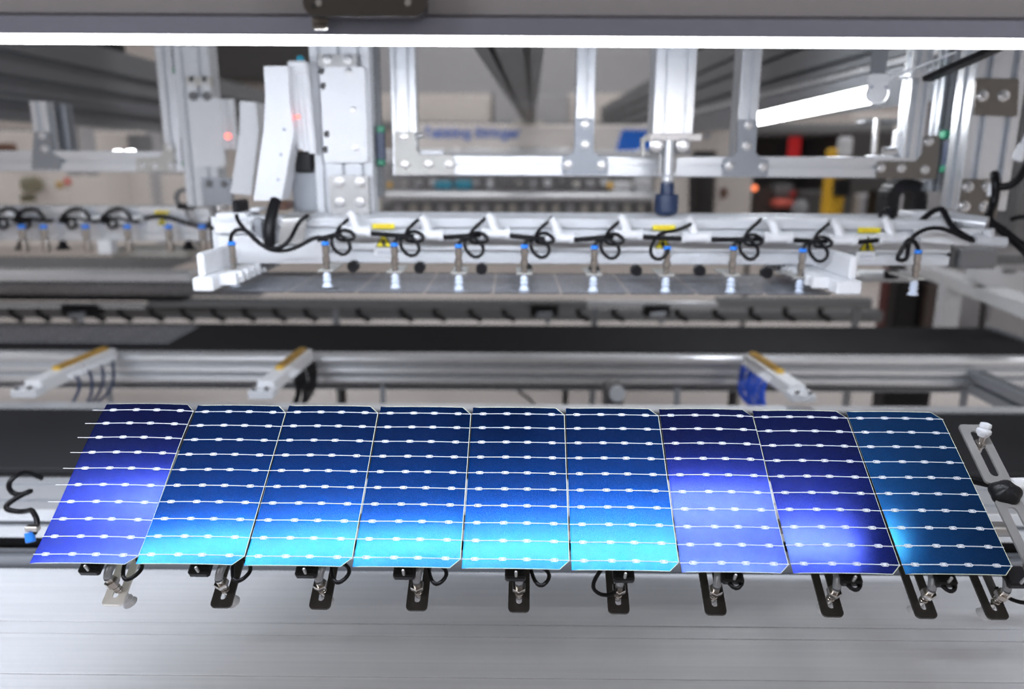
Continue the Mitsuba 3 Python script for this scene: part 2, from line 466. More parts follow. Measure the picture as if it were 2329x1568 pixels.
for i in range(9):
    tilt, bow, wave = POSE[i]
    face, uv, rest = wafer(15, 25, CELL_W, CELL_L, 0.0085, i, bow, wave)
    rib_ply = mikit.ply(ribbon(bow), 'mat_solder')
    # each wafer lies in the string's plane, turned a little about the string's axis where its cups hold it
    M = SPM @ T().translate([i * PITCH_X, CELL_L / 2, 0]) @ T().rotate([1, 0, 0], math.degrees(tilt)) @ T().translate([0, -CELL_L / 2, 0])
    d = mikit.ply(face, f'mat_{SORT[i]}_cell', smooth=True, uv=uv); d['to_world'] = M
    c = fresh(string + '__solar_cell'); scene[c] = d; labels[c] = {'label': LOOKS[i]}
    d = mikit.ply(rest, 'mat_wafer_edge'); d['to_world'] = M
    add(c, 'wafer_edge', d, None)
    for r in range(10):
        y = CELL_L * (r + 0.5) / 10
        zc = sag(0.5, y / CELL_L, bow, wave)
        add(c, 'busbar_ribbon', rib_ply, None, to_world=M @ T().translate([0, y, zc]))
        for fx in PAD_X:
            x = CELL_W * fx
            z = sag(fx, y / CELL_L, bow, wave)
            add(c, 'solder_pad', pad_ply, None, to_world=M @ T().translate([x, y, z + 0.00008]))
        if i == 0 and r > 2:
            add(c, 'ribbon_tail', tail_ply, None, to_world=M @ T().translate([-0.0004, y, zc - bow]))

# ================================================================== the arms that hold the string from behind
def sp(x, s, n):
    return SO + x * SX + s * SS + n * SN


def local(mesh):
    m = mesh.copy(); m.apply_transform(SP); return m


def slotted(L, W=0.0185, slot=0.0052, top_slot=True):
    p = sbox(-W / 2 + 0.004, 0.004, W / 2 - 0.004, L - 0.004).buffer(0.004, quad_segs=5)
    p = p.difference(LineString([(0, 0.0098), (0, 0.046)]).buffer(slot / 2, quad_segs=6))
    if top_slot:
        p = p.difference(LineString([(0, L - 0.05), (0, L - 0.0098)]).buffer(slot / 2, quad_segs=6))
    return p


arm_plate = ext(slotted(0.165), 0.0022)
ARMS = [(0.0650, 0.010, 0.45), (0.1600, 0.004, 0.15), (0.2460, 0.002, 0.05), (0.3300, 0.001, 0.0), (0.4182, 0.000, 0.0), (0.5040, 0.000, 0.0), (0.5868, -0.001, 0.0),
        (0.6860, 0.003, -0.05), (0.7650, 0.003, -0.12), (0.8250, 0.004, -0.30)]
WHERE = ['under the first violet cell at the left', 'under the second cell', 'under the third cell', 'under the fourth cell', 'under the middle cell', 'under the sixth cell',
         'under the bright seventh cell', 'under the plum eighth cell', 'under the teal last cell', 'under the right end of the teal last cell']
for i, (x, dx, lean) in enumerate(ARMS):
    lab = ('pale bare-metal slotted arm ' if i == 0 else 'dark slotted suction arm ') + WHERE[i]
    t = thing('suction_arm', lab, 'suction arm', 'slotted suction arms behind the front string')
    N = -0.040
    m = arm_plate.copy(); m.apply_translation((x, -0.0205, N))
    add(t, 'slotted_plate', local(m), 'bare_steel' if i == 0 else 'bronzed_steel')
    fx, fs = x + dx * 0.3, -0.0035
    dn = np.array([lean * 0.6, -0.05 - 0.3 * abs(lean), -1.0]); dn /= np.linalg.norm(dn)
    P = np.array([fx - lean * 0.012, fs, -0.020])
    fit = lathe([(0, 0), (0.0036, 0), (0.0036, 0.004), (0.0050, 0.0045), (0.0052, 0.009), (0.0042, 0.0098), (0.0030, 0.0105), (0.0030, 0.012), (0.0036, 0.0125), (0.0036, 0.0135),
                 (0.0030, 0.014), (0.0030, 0.0155), (0.0036, 0.016), (0.0036, 0.0175), (0.0024, 0.018), (0.0024, 0.024), (0, 0.024)], P, dn, 6 if False else 16)
    add(t, 'fitting', local(fit), 'nickel', smooth=35, label='nickel elbow fitting')
    nut = lathe([(0, 0), (0.0058, 0), (0.0062, 0.001), (0.0062, 0.0042), (0.0058, 0.005), (0, 0.005)], P + dn * 0.0040, dn, 6)
    add(t, 'hex_nut', local(nut), 'nickel')
    el = tube([P + (0, 0, 0.0), P + (0.0006, 0.003, 0.0035), P + (0.003, 0.013, 0.0055), P + (0.006, 0.022, 0.0055)], 0.0036, 14, 12)
    add(t, 'elbow', local(el), 'aluminium_grey', smooth=True)
    cup = lathe([(0.0, 0), (0.0028, 0.0), (0.0040, 0.003), (0.0034, 0.005), (0.0052, 0.0075), (0.0044, 0.0095), (0.0065, 0.0130), (0.0060, 0.0135), (0.0030, 0.0100), (0, 0.0100)], P + dn * 0.023, dn, 20)
    add(t, 'suction_cup', local(cup), 'silicone', smooth=40, label='white silicone suction cup')
    k = -1 if i < 5 else 1
    bxx = x + (-0.016 if i in (0, 1) else -0.010 if i < 4 else -0.003 if i == 4 else 0.003 if i == 5 else 0.012)
    blk = rbx((bxx - 0.0090, -0.0042, -0.0165), (bxx + 0.0090, 0.014, -0.0085), 0.0016)
    add(t, 'clamp_block', local(blk), 'black_plastic')
    pin = lathe([(0, 0), (0.0014, 0), (0.0014, 0.007), (0.0009, 0.0078), (0, 0.008)], np.array([bxx + 0.0005, -0.0022, -0.0090]), (0, 0, 1.0), 12)
    add(t, 'locating_pin', local(pin), 'steel', smooth=35)
    # upper cup, behind the cells
    up = rod(np.array([x, 0.118, N]), np.array([x, 0.118, -0.010]), 0.003)
    add(t, 'upper_stem', local(up), 'nickel', smooth=35)
    c2 = lathe([(0, 0), (0.003, 0), (0.0060, 0.0075), (0.0054, 0.0075), (0, 0.002)], np.array([x, 0.118, -0.011]), (0, 0, 1.0), 16)
    add(t, 'suction_cup', local(c2), 'silicone', smooth=40)
    hx = x + (0.0185 if i < 5 else 0.014)
    if i == 5:
        hp = [(x - 0.012, 0.016, -0.012), (x - 0.019, 0.002, -0.014), (x - 0.022, -0.006, -0.022), (x - 0.012, -0.010, -0.026), (x - 0.002, -0.002, -0.022)]
    elif i == 9:
        hp = [(x + 0.004, 0.004, -0.03), (x + 0.012, -0.008, -0.028), (x + 0.026, -0.010, -0.028), (x + 0.038, 0.004, -0.030)]
    else:
        hp = [(hx - 0.008, 0.014, -0.016), (hx - 0.0062, -0.001, -0.014), (hx, -0.0085, -0.013), (hx + 0.0068, -0.001, -0.015), (hx + 0.004, 0.010, -0.020), (hx - 0.004, 0.016, -0.024)]
    add(t, 'air_hose', local(tube(hp, 0.0017, 30, 8)), 'black_rubber', smooth=True, label='black air hose loop')

# the last arm, seen past the string's right end
t = thing('suction_arm', 'pale slotted suction arm standing clear of the right end of the cell string', 'suction arm', 'slotted suction arms behind the front string')
for s0, s1 in ((0.104, 0.1735), (0.016, 0.086)):
    p = sbox(-0.0125 + 0.004, s0 + 0.004, 0.0125 - 0.004, s1 - 0.004).buffer(0.004, quad_segs=5)
    p = p.difference(LineString([(0, s0 + 0.012), (0, s1 - 0.012)]).buffer(0.0042, quad_segs=6))
    m = ext(p, 0.0022); m.apply_translation((0.8685, 0, -0.022))
    add(t, 'slotted_plate', local(m), 'steel')
for (cx, cs) in ((0.8690, 0.158), (0.8600, 0.030)):
    st = lathe([(0, 0), (0.0038, 0), (0.0038, 0.006), (0.0050, 0.0065), (0.0050, 0.011), (0.0030, 0.0115), (0.0030, 0.018), (0, 0.018)], np.array([cx, cs - 0.010, -0.030]), (0.1, 0.35, 0.9), 14)
    add(t, 'fitting', local(st), 'nickel', smooth=35)
    cu = lathe([(0, 0), (0.0042, 0), (0.0068, 0.004), (0.0066, 0.007), (0.0048, 0.0088), (0.0056, 0.0105), (0.0050, 0.0135), (0.0030, 0.0142), (0, 0.013)], np.array([cx + 0.001, cs - 0.004, -0.014]), (0.15, 0.55, 0.8), 20)
    add(t, 'suction_cup', local(cu), 'silicone', smooth=40, label='cloudy white suction cup')
kn = trimesh.creation.icosphere(3, 0.0125)
a = np.arctan2(kn.vertices[:, 1], kn.vertices[:, 0])
kn.vertices *= (1 + 0.06 * np.cos(5 * a))[:, None] * np.array([1.15, 1, 0.8])
kn.apply_translation((0.8695, 0.0935, -0.020))
add(t, 'knob', local(kn), 'black_plastic', smooth=True, label='glossy black knob')
add(t, 'air_hose', local(tube([(0.868, 0.02, -0.030), (0.872, 0.004, -0.032), (0.880, -0.006, -0.034), (0.90, -0.012, -0.034)], 0.003, 16)), 'blue_hose', smooth=True)
t = thing('flip_shaft', 'round steel shaft behind the front cell string', 'shaft')
add(t, 'tube', local(lathe([(0, 0), (0.007, 0), (0.007, 0.86), (0, 0.86)], np.array([0.02, 0.075, -0.0535]), (1, 0, 0), 20)), 'steel', smooth=40)
t = thing('air_connector', 'white push-in air connector beside the black knob at the right edge', 'air connector')
c = at(2290, 1105, 0.70)
add(t, 'sleeve', lathe([(0, 0), (0.0055, 0), (0.0065, 0.001), (0.0065, 0.006), (0.0058, 0.0065), (0.0058, 0.009), (0.0065, 0.0095), (0.0065, 0.05), (0, 0.05)], c - (0.006, 0, -0.001), (1, 0, 0.03), 18), 'white_plastic', smooth=35)
add(t, 'air_tube', tube([c + (-0.005, 0, 0.0), c + (-0.015, 0.004, 0.0), c + (-0.03, 0.01, 0.002)], 0.004, 10), 'black_rubber', smooth=True)

# ================================================================== foreground deck of extruded planks
t = thing('machine_deck', 'light grey metal deck below the cell string along the bottom edge', 'machine deck')
for (y0, y1) in ((0.7517, 0.862), (0.7297, 0.7505), (0.6627, 0.7285), (0.6, 0.6615), (0.53, 0.5988)):
    m = rbx((-1.2, y0, 0.93), (1.2, y1, 0.95), 0.0002)
    m.apply_transform(trimesh.transformations.rotation_matrix(-0.006, [0, 0, 1], [0, 0.7, 0]))
    add(t, 'plank', m, 'deck_metal')
add(t, 'back_rail', run(tslot(0.024, 0.04, 1, 1, 0.006, 0.006), 'x', -1.2, 1.2, 0.884, 0.942), 'aluminium_grey', label='silver extrusion along the back of the deck')
add(t, 'base', bx((-1.15, 0.56, 0.60), (1.15, 0.85, 0.929)), 'mid_grey')
for x in (-1.0, 1.0):
    add(t, 'leg', bx((x - 0.04, 0.66, 0), (x + 0.04, 0.74, 0.6)), 'mid_grey')

# ================================================================== first conveyor, under the string
t = thing('belt_conveyor', 'black belt conveyor with twin silver rails directly behind the tilted cell string', 'conveyor')
add(t, 'belt', rbx((-1.4, 0.995, 1.020), (1.4, 1.250, 1.030), 0.002), 'belt', label='matt black belt')
add(t, 'rail', run(tslot(0.10, 0.04, 2, 1), 'x', -1.4, 1.4, 0.937, 1.000), 'aluminium', label='white-lit double-grooved front rail')
add(t, 'rail', run(tslot(0.055, 0.06, 1, 1, 0.018), 'x', -1.4, 1.4, 1.280, 1.010), 'aluminium', label='silver back rail')
add(t, 'skirt', bx((-1.4, 0.90, 0.955), (1.4, 0.94, 0.978)), 'black_plastic')
add(t, 'bed', bx((-1.4, 0.99, 0.95), (1.4, 1.25, 1.0195)), 'dark_machine')
for x in (-1.15, 1.15):
    for y in (0.96, 1.28):
        add(t, 'leg', run(tslot(0.04, 0.04), 'z', 0, 0.98, x, y), 'aluminium_grey')
t = thing('air_hose', 'black air hose curling over the silver conveyor rails left of the first cell', 'hose')
hp = [at(98, 1089, 0.89), at(70, 1078, 0.88), at(38, 1082, 0.86), at(20, 1105, 0.85), at(30, 1122, 0.85), at(68, 1118, 0.84), at(40, 1132, 0.83), at(14, 1156, 0.82), at(40, 1164, 0.82), at(75, 1165, 0.80), at(84, 1185, 0.79), at(76, 1215, 0.78)]
add(t, 'tube', tube(hp, 0.0030, 70, 10), 'black_rubber', smooth=True)
c = at(67, 1212, 0.78)
add(t, 'fitting', lathe([(0, 0), (0.0052, 0), (0.0052, 0.010), (0.0038, 0.011), (0, 0.011)], c, (0.2, -0.3, -0.9), 16), 'blue_plastic', smooth=35, label='blue push-in collar')
add(t, 'elbow', rbx(c + (-0.004, -0.002, 0.001), c + (0.010, 0.006, 0.0075), 0.001), 'nickel')

# ================================================================== second conveyor
t = thing('belt_conveyor', 'wide black belt conveyor across the middle distance behind the gold probe arms', 'conveyor')
Y1, Y2, XR = 1.585, 1.850, 1.16
add(t, 'belt', rbx((-1.9, Y1, 1.040), (XR, Y2, 1.052), 0.003), 'belt', label='wide black belt')
add(t, 'bed', bx((-1.9, Y1 + 0.01, 1.0), (XR - 0.02, Y2, 1.0395)), 'dark_machine')
ridges = unary_union([sbox(0, -0.033, 0.016, 0.033)] + [Polygon([(-0.014, z_ - 0.005), (-0.012, z_ + 0.003), (-0.004, z_ + 0.0068), (0.002, z_ + 0.0068), (0.002, z_ - 0.0068), (-0.012, z_ - 0.0068)]) for z_ in (0.026, 0.002, -0.018)])
add(t, 'rail', run(ridges, 'x', -1.9, 1.30, Y1 - 0.018, 1.016), 'aluminium', label='silver front rail with three ridges')
add(t, 'rail', run(tslot(0.03, 0.024, 1, 1, 0.007, 0.006), 'x', -1.9, 1.18, Y1 + 0.03, 0.972), 'aluminium_grey')
add(t, 'rail', run(tslot(0.03, 0.03), 'x', -1.9, XR, Y2 + 0.016, 1.037), 'aluminium_grey')
add(t, 'rail', run(tslot(0.03, 0.05, 1, 1, 0.009), 'y', 1.33, Y1 - 0.034, 0.972, 1.000), 'aluminium_grey', label='side rail running forward on the right')
add(t, 'side_plate', bx((XR + 0.002, Y1, 0.97), (XR + 0.018, Y2, 1.056)), 'aluminium_grey')
for px in (272, 885, 1545, 2190):
    x = at(px, 880, Y1)[0]
    add(t, 'leg', run(tslot(0.03, 0.03), 'z', 0, 0.982, x, Y1 - 0.015), 'aluminium_grey')
for px in (772, 1275, 1365, 1650):
    x = at(px, 890, 1.83)[0]
    add(t, 'leg', cat(run(tslot(0.036, 0.036), 'z', 0, 1.0, x, 1.83), bx((x - 0.05, 1.80, 0.93), (x + 0.05, 1.86, 0.96))), 'dark_machine')
t = thing('servo_motor', 'small dark motor with a bright round end beneath the second conveyor', 'motor')
c = at(1398, 893, 1.46)
add(t, 'body', rbx(c + (-0.018, 0.0, -0.05), c + (0.018, 0.05, 0.008)), 'dark_machine')
add(t, 'end_cap', lathe([(0, 0), (0.014, 0), (0.016, 0.004), (0.016, 0.012), (0, 0.012)], c + (0.004, 0.0, 0.0), (0, -1, 0), 18), 'aluminium', smooth=35)
t = thing('probe_cable', 'thin dark cable slanting down below the second conveyor', 'cable')
add(t, 'cord', tube([at(1172, 880, 1.7), at(1184, 893, 1.68), at(1200, 905, 1.66), at(1216, 922, 1.64)], 0.003, 14), 'black_rubber', smooth=True)

# ================================================================== gold-strip contact probes over the back rail
def probe_arm(label, base, far, hose_mat, hose_side, lean, short=0.62, hoses=9):
    """A white arm from its mounting block (near) to its far end, with a gold contact strip on top and hoses hanging from one side."""
    t = thing('contact_probe', label, 'contact probe', 'white contact probes with gold strips')
    base, far = np.asarray(base, float), np.asarray(far, float)
    d = far - base; L = np.linalg.norm(d); d = d / L
    s = np.cross(d, [0, 0, 1.0]); s /= np.linalg.norm(s)
    u = np.cross(s, d)
    M = np.eye(4); M[:3, 0], M[:3, 1], M[:3, 2], M[:3, 3] = s, d, u, base

    def put(m):
        m = m.copy(); m.apply_transform(M); return m
    body = unary_union([sbox(-0.011, -0.014, 0.011, 0.004).buffer(0.004, quad_segs=4)])
    m = ext(body, L - 0.02)
    m.apply_transform(np.array([[1, 0, 0, 0], [0, 0, 1, 0.015], [0, 1, 0, 0], [0, 0, 0, 1.0]]))
    add(t, 'body', put(m), 'white_plastic', smooth=40, label='rounded white arm')
    add(t, 'tip', put(lathe([(0, 0), (0.012, 0.0), (0.013, 0.006), (0.010, 0.013), (0, 0.015)], (0, L - 0.007, -0.006), (0, 1, 0), 20)), 'white_plastic', smooth=50)
    y0 = L * (1 - short)
    add(t, 'gold_strip', put(rbx((-0.007, y0, 0.004), (0.005, L - 0.012, 0.0125), 0.001)), 'brass', label='gold contact strip')
    n = 11
    for k in range(n):
        y = y0 + (k + 0.5) * (L - 0.012 - y0) / n
        add(t, 'contact_block', put(rbx((-0.0078, y - 0.0045, 0.010), (0.0058, y + 0.0025, 0.0150), 0.0006)), 'brass')
        add(t, 'barb', put(rod((hose_side * 0.012, y, -0.002), (hose_side * 0.021, y, -0.012), 0.0042, 10)), 'white_plastic', smooth=40)
    add(t, 'strip_end', put(rbx((-0.0078, y0 - 0.006, 0.002), (0.0058, y0, 0.0145), 0.001)), 'gold_plate', label='bright gold end face')
    rng = random.Random(7 + int(lean * 100))
    for k in range(hoses):
        y = y0 + (k + 0.5) * (L - 0.012 - y0) / hoses
        p = [(hose_side * 0.020, y, -0.010), (hose_side * (0.027 + 0.004 * rng.random()), y - 0.01, -0.030), (hose_side * (0.024 + 0.01 * rng.random()), y - 0.02 - 0.02 * rng.random(), -0.060),
             (hose_side * 0.018, y * 0.5 + 0.02, -0.085), (hose_side * 0.012, y * 0.4 + 0.02, -0.11)]
        add(t, 'air_hose', put(tube(p, 0.0028, 16, 8)), hose_mat, smooth=True)
    B = base + np.array([0, 0, 0])
    add(t, 'mounting_block', rbx(B + (-0.022, -0.016, 1.0405 - B[2]), B + (0.022, 0.018, -0.002), 0.002), 'white_paint')
    for k in (-0.011, 0.011):
        add(t, 'bolt', lathe([(0, 0), (0.005, 0), (0.005, 0.006), (0.0035, 0.007), (0, 0.007)], B + (k, -0.010, -0.002), (0, 0, 1), 14), 'zinc_bolt', smooth=35)
    return t


probe_arm('long white contact probe with a gold strip, left edge, above the silver rail', at(62, 880, 1.290), at(252, 800, 1.54), 'navy_plastic', 1, 0.3, short=0.66, hoses=4)
probe_arm('white contact probe with a gold strip and black hoses, above the second cell', at(597, 882, 1.290), at(696, 802, 1.54), 'black_rubber', 1, 0.2, hoses=11)
probe_arm('white contact probe with a gold strip and blue hoses, above the eighth cell', at(1822, 890, 1.290), at(1705, 812, 1.54), 'blue_hose', -1, 0.1, hoses=11)


# ================================================================== flat dark cell strings lying on the belts at the left
def flat_string(name, label, x0, y0, z, n, pitch, w, l, m, group=None):
    t = thing(name, label, 'solar cell string', group)
    for k in range(n):
        x = x0 + k * pitch
        p = Polygon([(0, 0), (w - 0.007, 0), (w, 0.007), (w, l - 0.007), (w - 0.007, l), (0, l)])
        g = ext(p, 0.0012); g.apply_translation((x, y0, z))
        c = add(t, 'solar_cell', g, m)
        for r in range(8):
            yy = y0 + l * (r + 0.5) / 8
            add(c, 'busbar_ribbon', bx((x, yy - 0.0008, z + 0.0012), (x + pitch, yy + 0.0008, z + 0.0017)), 'solder')
    return t


mat('dark_cell', (0.04, 0.048, 0.07), 0.3, 0.4)
mat('dark_cell_back', (0.15, 0.16, 0.19), 0.16, 0.75)
flat_string('solar_cell_string', 'dull grey-blue cell string lying flat on the second belt at the left', at(0, 780, 1.62)[0] - 0.20, 1.625, 1.053, 6, 0.0935, 0.0915, 0.182, 'dark_cell')

# ================================================================== the gantry's vacuum beam with its string
GY = 1.12
t = thing('vacuum_gripper_beam', 'long white gripper beam with suction stems and warning labels holding a dark cell string', 'gripper beam')
beam = tslot(0.06, 0.066, 1, 2, 0.006, 0.008)
xl, xr = at(484, 550, GY)[0], at(2165, 550, GY)[0]
ZB = (at(1165, 497, GY)[2] + at(1165, 600, GY)[2]) / 2
add(t, 'beam', run(beam, 'x', xl, xr, GY + 0.03, ZB), 'white_paint', label='white grooved beam')
add(t, 'end_cap', rbx((xl - 0.003, GY, ZB - 0.033), (xl, GY + 0.06, ZB + 0.033)), 'black_plastic')
add(t, 'end_cap', rbx((xr, GY, ZB - 0.033), (xr + 0.003, GY + 0.06, ZB + 0.033)), 'black_plastic')
add(t, 'upper_rail', run(tslot(0.03, 0.03, 1, 1, 0.006, 0.006), 'x', at(690, 490, 1.22)[0], at(2010, 490, 1.22)[0], 1.22, at(1165, 497, 1.22)[2] - 0.006), 'aluminium', label='silver rail along the top of the beam')
low = [at(500, 598, GY - 0.006), at(500, 536, GY - 0.006), at(585, 536, GY - 0.006), at(640, 562, GY - 0.006), at(700, 556, GY - 0.006), at(735, 540, GY - 0.006), at(738, 598, GY - 0.006)]
add(t, 'end_plate', hull_plate([(p[0], p[2]) for p in low], GY - 0.012, GY), 'white_plastic', label='curved white plate under the hose')
add(t, 'end_plate', rbx(at(486, 532, GY - 0.012), at(575, 502, GY) + (0, 0.0, 0), 0.002), 'white_plastic')
STEM = [(527, 557), (740, 557), (897, 560), (1043, 563), (1193, 564), (1352, 566), (1518, 568), (1668, 568), (1826, 573), (2088, 576)]
CY_ = 1.055
stem = [(0, 0), (0.0030, 0.0), (0.0048, -0.001), (0.0048, -0.012), (0.0040, -0.0125), (0.0040, -0.0155), (0.0052, -0.016), (0.0052, -0.024), (0.0040, -0.0255), (0.0040, -0.033), (0.0055, -0.0335), (0.0055, -0.036), (0, -0.036)]
stem_ply = mikit.ply(lathe(stem, (0, 0, 0), (0, 0, 1), 16), 'mat_nickel', smooth=35)
collar_ply = mikit.ply(lathe([(0, 0.0045), (0.0040, 0.0045), (0.0052, 0.0035), (0.0052, 0), (0, 0)], (0, 0, 0), (0, 0, 1), 16), 'mat_blue_plastic', smooth=35)
cup_ply = mikit.ply(lathe([(0, -0.036), (0.0045, -0.036), (0.0045, -0.0405), (0.0060, -0.043), (0.0045, -0.046), (0.0065, -0.0485), (0.0045, -0.0515), (0.0075, -0.058), (0.0070, -0.058), (0, -0.052)], (0, 0, 0), (0, 0, 1), 18), 'mat_silicone_blue', smooth=40)
foot_ply = mikit.ply(rbx((-0.011, -0.008, -0.0365), (0.011, 0.055, -0.0335), 0.001), 'mat_light_plate')
knob_ply = mikit.ply(lathe([(0, 0), (0.006, 0), (0.008, 0.003), (0.008, 0.016), (0, 0.016)], (0, 0, 0), (0, -1, 0), 16), 'mat_black_plastic', smooth=35)
for i, (px, py) in enumerate(STEM):
    p = at(px, py, CY_)
    M = T().translate([float(v) for v in p])
    s = add(t, 'suction_stem', stem_ply, None, to_world=M, label='suction stem with a bluish silicone cup')
    add(s, 'blue_collar', collar_ply, None, to_world=M)
    add(s, 'suction_cup', cup_ply, None, to_world=M)
    add(s, 'foot_bracket', foot_ply, None, to_world=M)
    if i not in (0, 9):
        k = p + (0.030 if i < 4 else -0.036 if i > 5 else 0.004, 0.045, -0.034)
        add(s, 'clamp_knob', knob_ply, None, to_world=T().translate([float(v) for v in k]))
    if 0 < i < 9:
        q = lambda dx, dy, dY=0.0: at(px + dx, py + dy, CY_ + dY)
        hose = [q(0, 0), q(4, -14), q(22, -22), q(48, -12), q(56, 8), q(42, 22), q(24, 14), q(14, -8), q(28, -28, 0.01), q(56, -30, 0.02), q(66, -18, 0.02), q(48, -10, 0.02), q(26, -16, 0.02), q(30, -36, 0.03), q(52, -58, 0.04), q(62, -70, 0.05)]
        if i == 6:
            hose = [q(0, 0), q(-2, 10, -.01), q(-22, 22, -.01), q(-36, 12, -.01), q(-34, -12, 0), q(-18, -34, 0.01), q(20, -44, 0.02), q(52, -58, 0.03), q(60, -64, 0.04)]
        add(t, 'coiled_hose', tube(hose, 0.0023, 80, 8), 'black_rubber', smooth=True, label='coiled black air hose')
    elif i == 0:
        hose = [q0 for q0 in (at(527, 556, CY_), at(527, 535, CY_), at(540, 523, CY_), at(560, 526, CY_), at(585, 548, CY_), at(610, 566, CY_), at(640, 571, CY_), at(680, 560, CY_), at(705, 546, CY_), at(730, 540, CY_))]
        add(t, 'coiled_hose', tube(hose, 0.0026, 60, 8), 'black_rubber', smooth=True)
        hose = [at(538, 490, 1.10), at(548, 512, 1.08), at(570, 535, 1.06), at(600, 560, 1.05), at(625, 566, 1.05), at(655, 550, 1.05), at(670, 525, 1.06), at(682, 505, 1.08), at(700, 490, 1.10)]
        add(t, 'coiled_hose', tube(hose, 0.0028, 60, 8), 'black_rubber', smooth=True)
    else:
        hose = [at(2088, 575, CY_), at(2084, 556, CY_), at(2070, 545, CY_), at(2050, 570, CY_), at(2042, 590, CY_), at(2056, 592, CY_), at(2066, 560, CY_), at(2076, 540, CY_), at(2100, 524, CY_), at(2140, 520, CY_), at(2180, 535, CY_), at(2215, 548, CY_)]
        add(t, 'coiled_hose', tube(hose, 0.0030, 60, 8), 'black_rubber', smooth=True)
TEES = [(812, 526), (976, 535), (1127, 531), (1272, 541), (1428, 534), (1582, 540), (1768, 541), (1914, 546), (2030, 543)]
for i in range(len(TEES)):
    px, py = TEES[i]
    p = at(px, py, CY_ + 0.03)
    tee = cat(rod(p + (-0.016, 0, 0), p + (0.016, 0, 0), 0.0072), rod(p + (-0.020, 0, 0), p + (-0.014, 0, 0), 0.0085), rod(p + (0.014, 0, 0), p + (0.020, 0, 0), 0.0085),
              rod(p, p + (-0.006, 0.006, 0.020), 0.0065), rod(p + (-0.006, 0.006, 0.020), p + (-0.012, 0.006, 0.026), 0.0055))
    add(t, 'hose_tee', tee, 'white_plastic', smooth=35, label='white hose tee')
    p0 = at(690 if i == 0 else TEES[i - 1][0], 545 if i == 0 else TEES[i - 1][1] + 5, CY_ + 0.03)
    add(t, 'supply_tube', tube([p0 + (0.02, 0, 0), (p0 + p) / 2 + (0, 0, -0.0015), p + (-0.018, 0, -0.002)], 0.0034, 12), 'black_rubber', smooth=True, label='black supply tube')


def warning_label(parent, px, py, Y, s=1.0, bar=True):
    """A yellow bar over a white card with a yellow warning triangle; (px, py) is the bar's middle."""
    c = at(px, py, Y)
    k = s * 0.001
    card = rbx(c + (-15 * k, 0, -44 * k), c + (13 * k, 0.0012, -6 * k), 0.0003)
    w = add(parent, 'warning_label', card, 'white_plastic', label='white card with a yellow warning triangle')
    add(w, 'yellow_bar', rbx(c + (-16 * k, -0.0012, -3.4 * k), c + (16 * k, 0.0008, 3.4 * k), 0.0003), 'label_yellow')
    for j in range(9):
        add(w, 'bar_print', bx(c + ((-10.5 + j * 2.4) * k, -0.0016, -1.2 * k), c + ((-8.7 + j * 2.4) * k, -0.0011, 1.2 * k)), 'post_yellow')
    tri = lambda r, dz: Polygon([(c[0] - 0.2 * k + r * math.sin(a) * k, c[2] + (-23 + dz) * k + r * math.cos(a) * k) for a in (0, 2 * math.pi / 3, 4 * math.pi / 3)]).buffer(0.5 * k)
    add(w, 'triangle_border', plate(tri(13.5, 0), Y - 0.0006, Y + 0.0006), 'print_black')
    add(w, 'triangle', plate(tri(10.6, 0), Y - 0.0012, Y - 0.0004), 'label_yellow')
    cx, cz = c[0] - 0.2 * k, c[2] - 24.5 * k
    hand = unary_union([Polygon([(cx - 3.4 * k, cz + 4.5 * k), (cx + 0.6 * k, cz + 5.5 * k), (cx + 3.2 * k, cz + 0.5 * k), (cx + 1.2 * k, cz - 3.5 * k), (cx - 2.4 * k, cz - 2.0 * k)]),
                        LineString([(cx + 1 * k, cz - 2 * k), (cx + 3.4 * k, cz - 4.6 * k)]).buffer(0.7 * k), LineString([(cx - 1 * k, cz - 1.6 * k), (cx + 0.6 * k, cz - 4.9 * k)]).buffer(0.7 * k)])
    add(w, 'hand_symbol', plate(hand, Y - 0.0016, Y - 0.0010), 'print_black')
    for r in range(2):
        for j in range(6):
            add(w, 'small_print', bx(c + ((-9 + j * 3.2) * k, -0.0006, (-37 - 3 * r) * k), c + ((-6.8 + j * 3.2) * k, 0.0001, (-35.6 - 3 * r) * k)), 'print_grey')


for px, py in ((872, 515), (1510, 518), (1977, 524)):
    warning_label(t, px, py, GY - 0.002, 1.0)
# gripper combs at both ends of the carried string
for (pxa, pxb, sgn, lab) in ((437, 484, 1, 'white comb gripper at the left end'), (1905, 1962, -1, 'white comb gripper at the right end')):
    xa, xb = sorted((at(pxa, 650, 0.985)[0], at(pxb, 650, 0.985)[0]))
    z = at(1165, 650, 0.985)[2]
    g = add(t, 'comb_gripper', rbx((xa, 0.985, z - 0.010), (xb, 1.235, z + 0.008), 0.002), 'white_plastic', label=lab)
    rib_x = xa + 0.002 if sgn > 0 else xb - 0.012
    add(g, 'rib', rbx((rib_x, 1.0, z + 0.008), (rib_x + 0.010, 1.235, z + 0.038), 0.002), 'white_plastic')
    for k in range(9):
        y = 1.01 + k * 0.024
        x0 = xb if sgn > 0 else xa
        add(g, 'comb_tooth', rbx((min(x0, x0 + sgn * 0.022), y, z - 0.006), (max(x0, x0 + sgn * 0.022), y + 0.009, z + 0.010), 0.001), 'white_plastic')
carried = flat_string('solar_cell_string', 'glossy dark cell string hanging under the white gripper beam', at(503, 668, 1.035)[0], 1.035, at(1165, 668, 1.035)[2], 9, 0.093, 0.0900, 0.185, 'dark_cell_back')

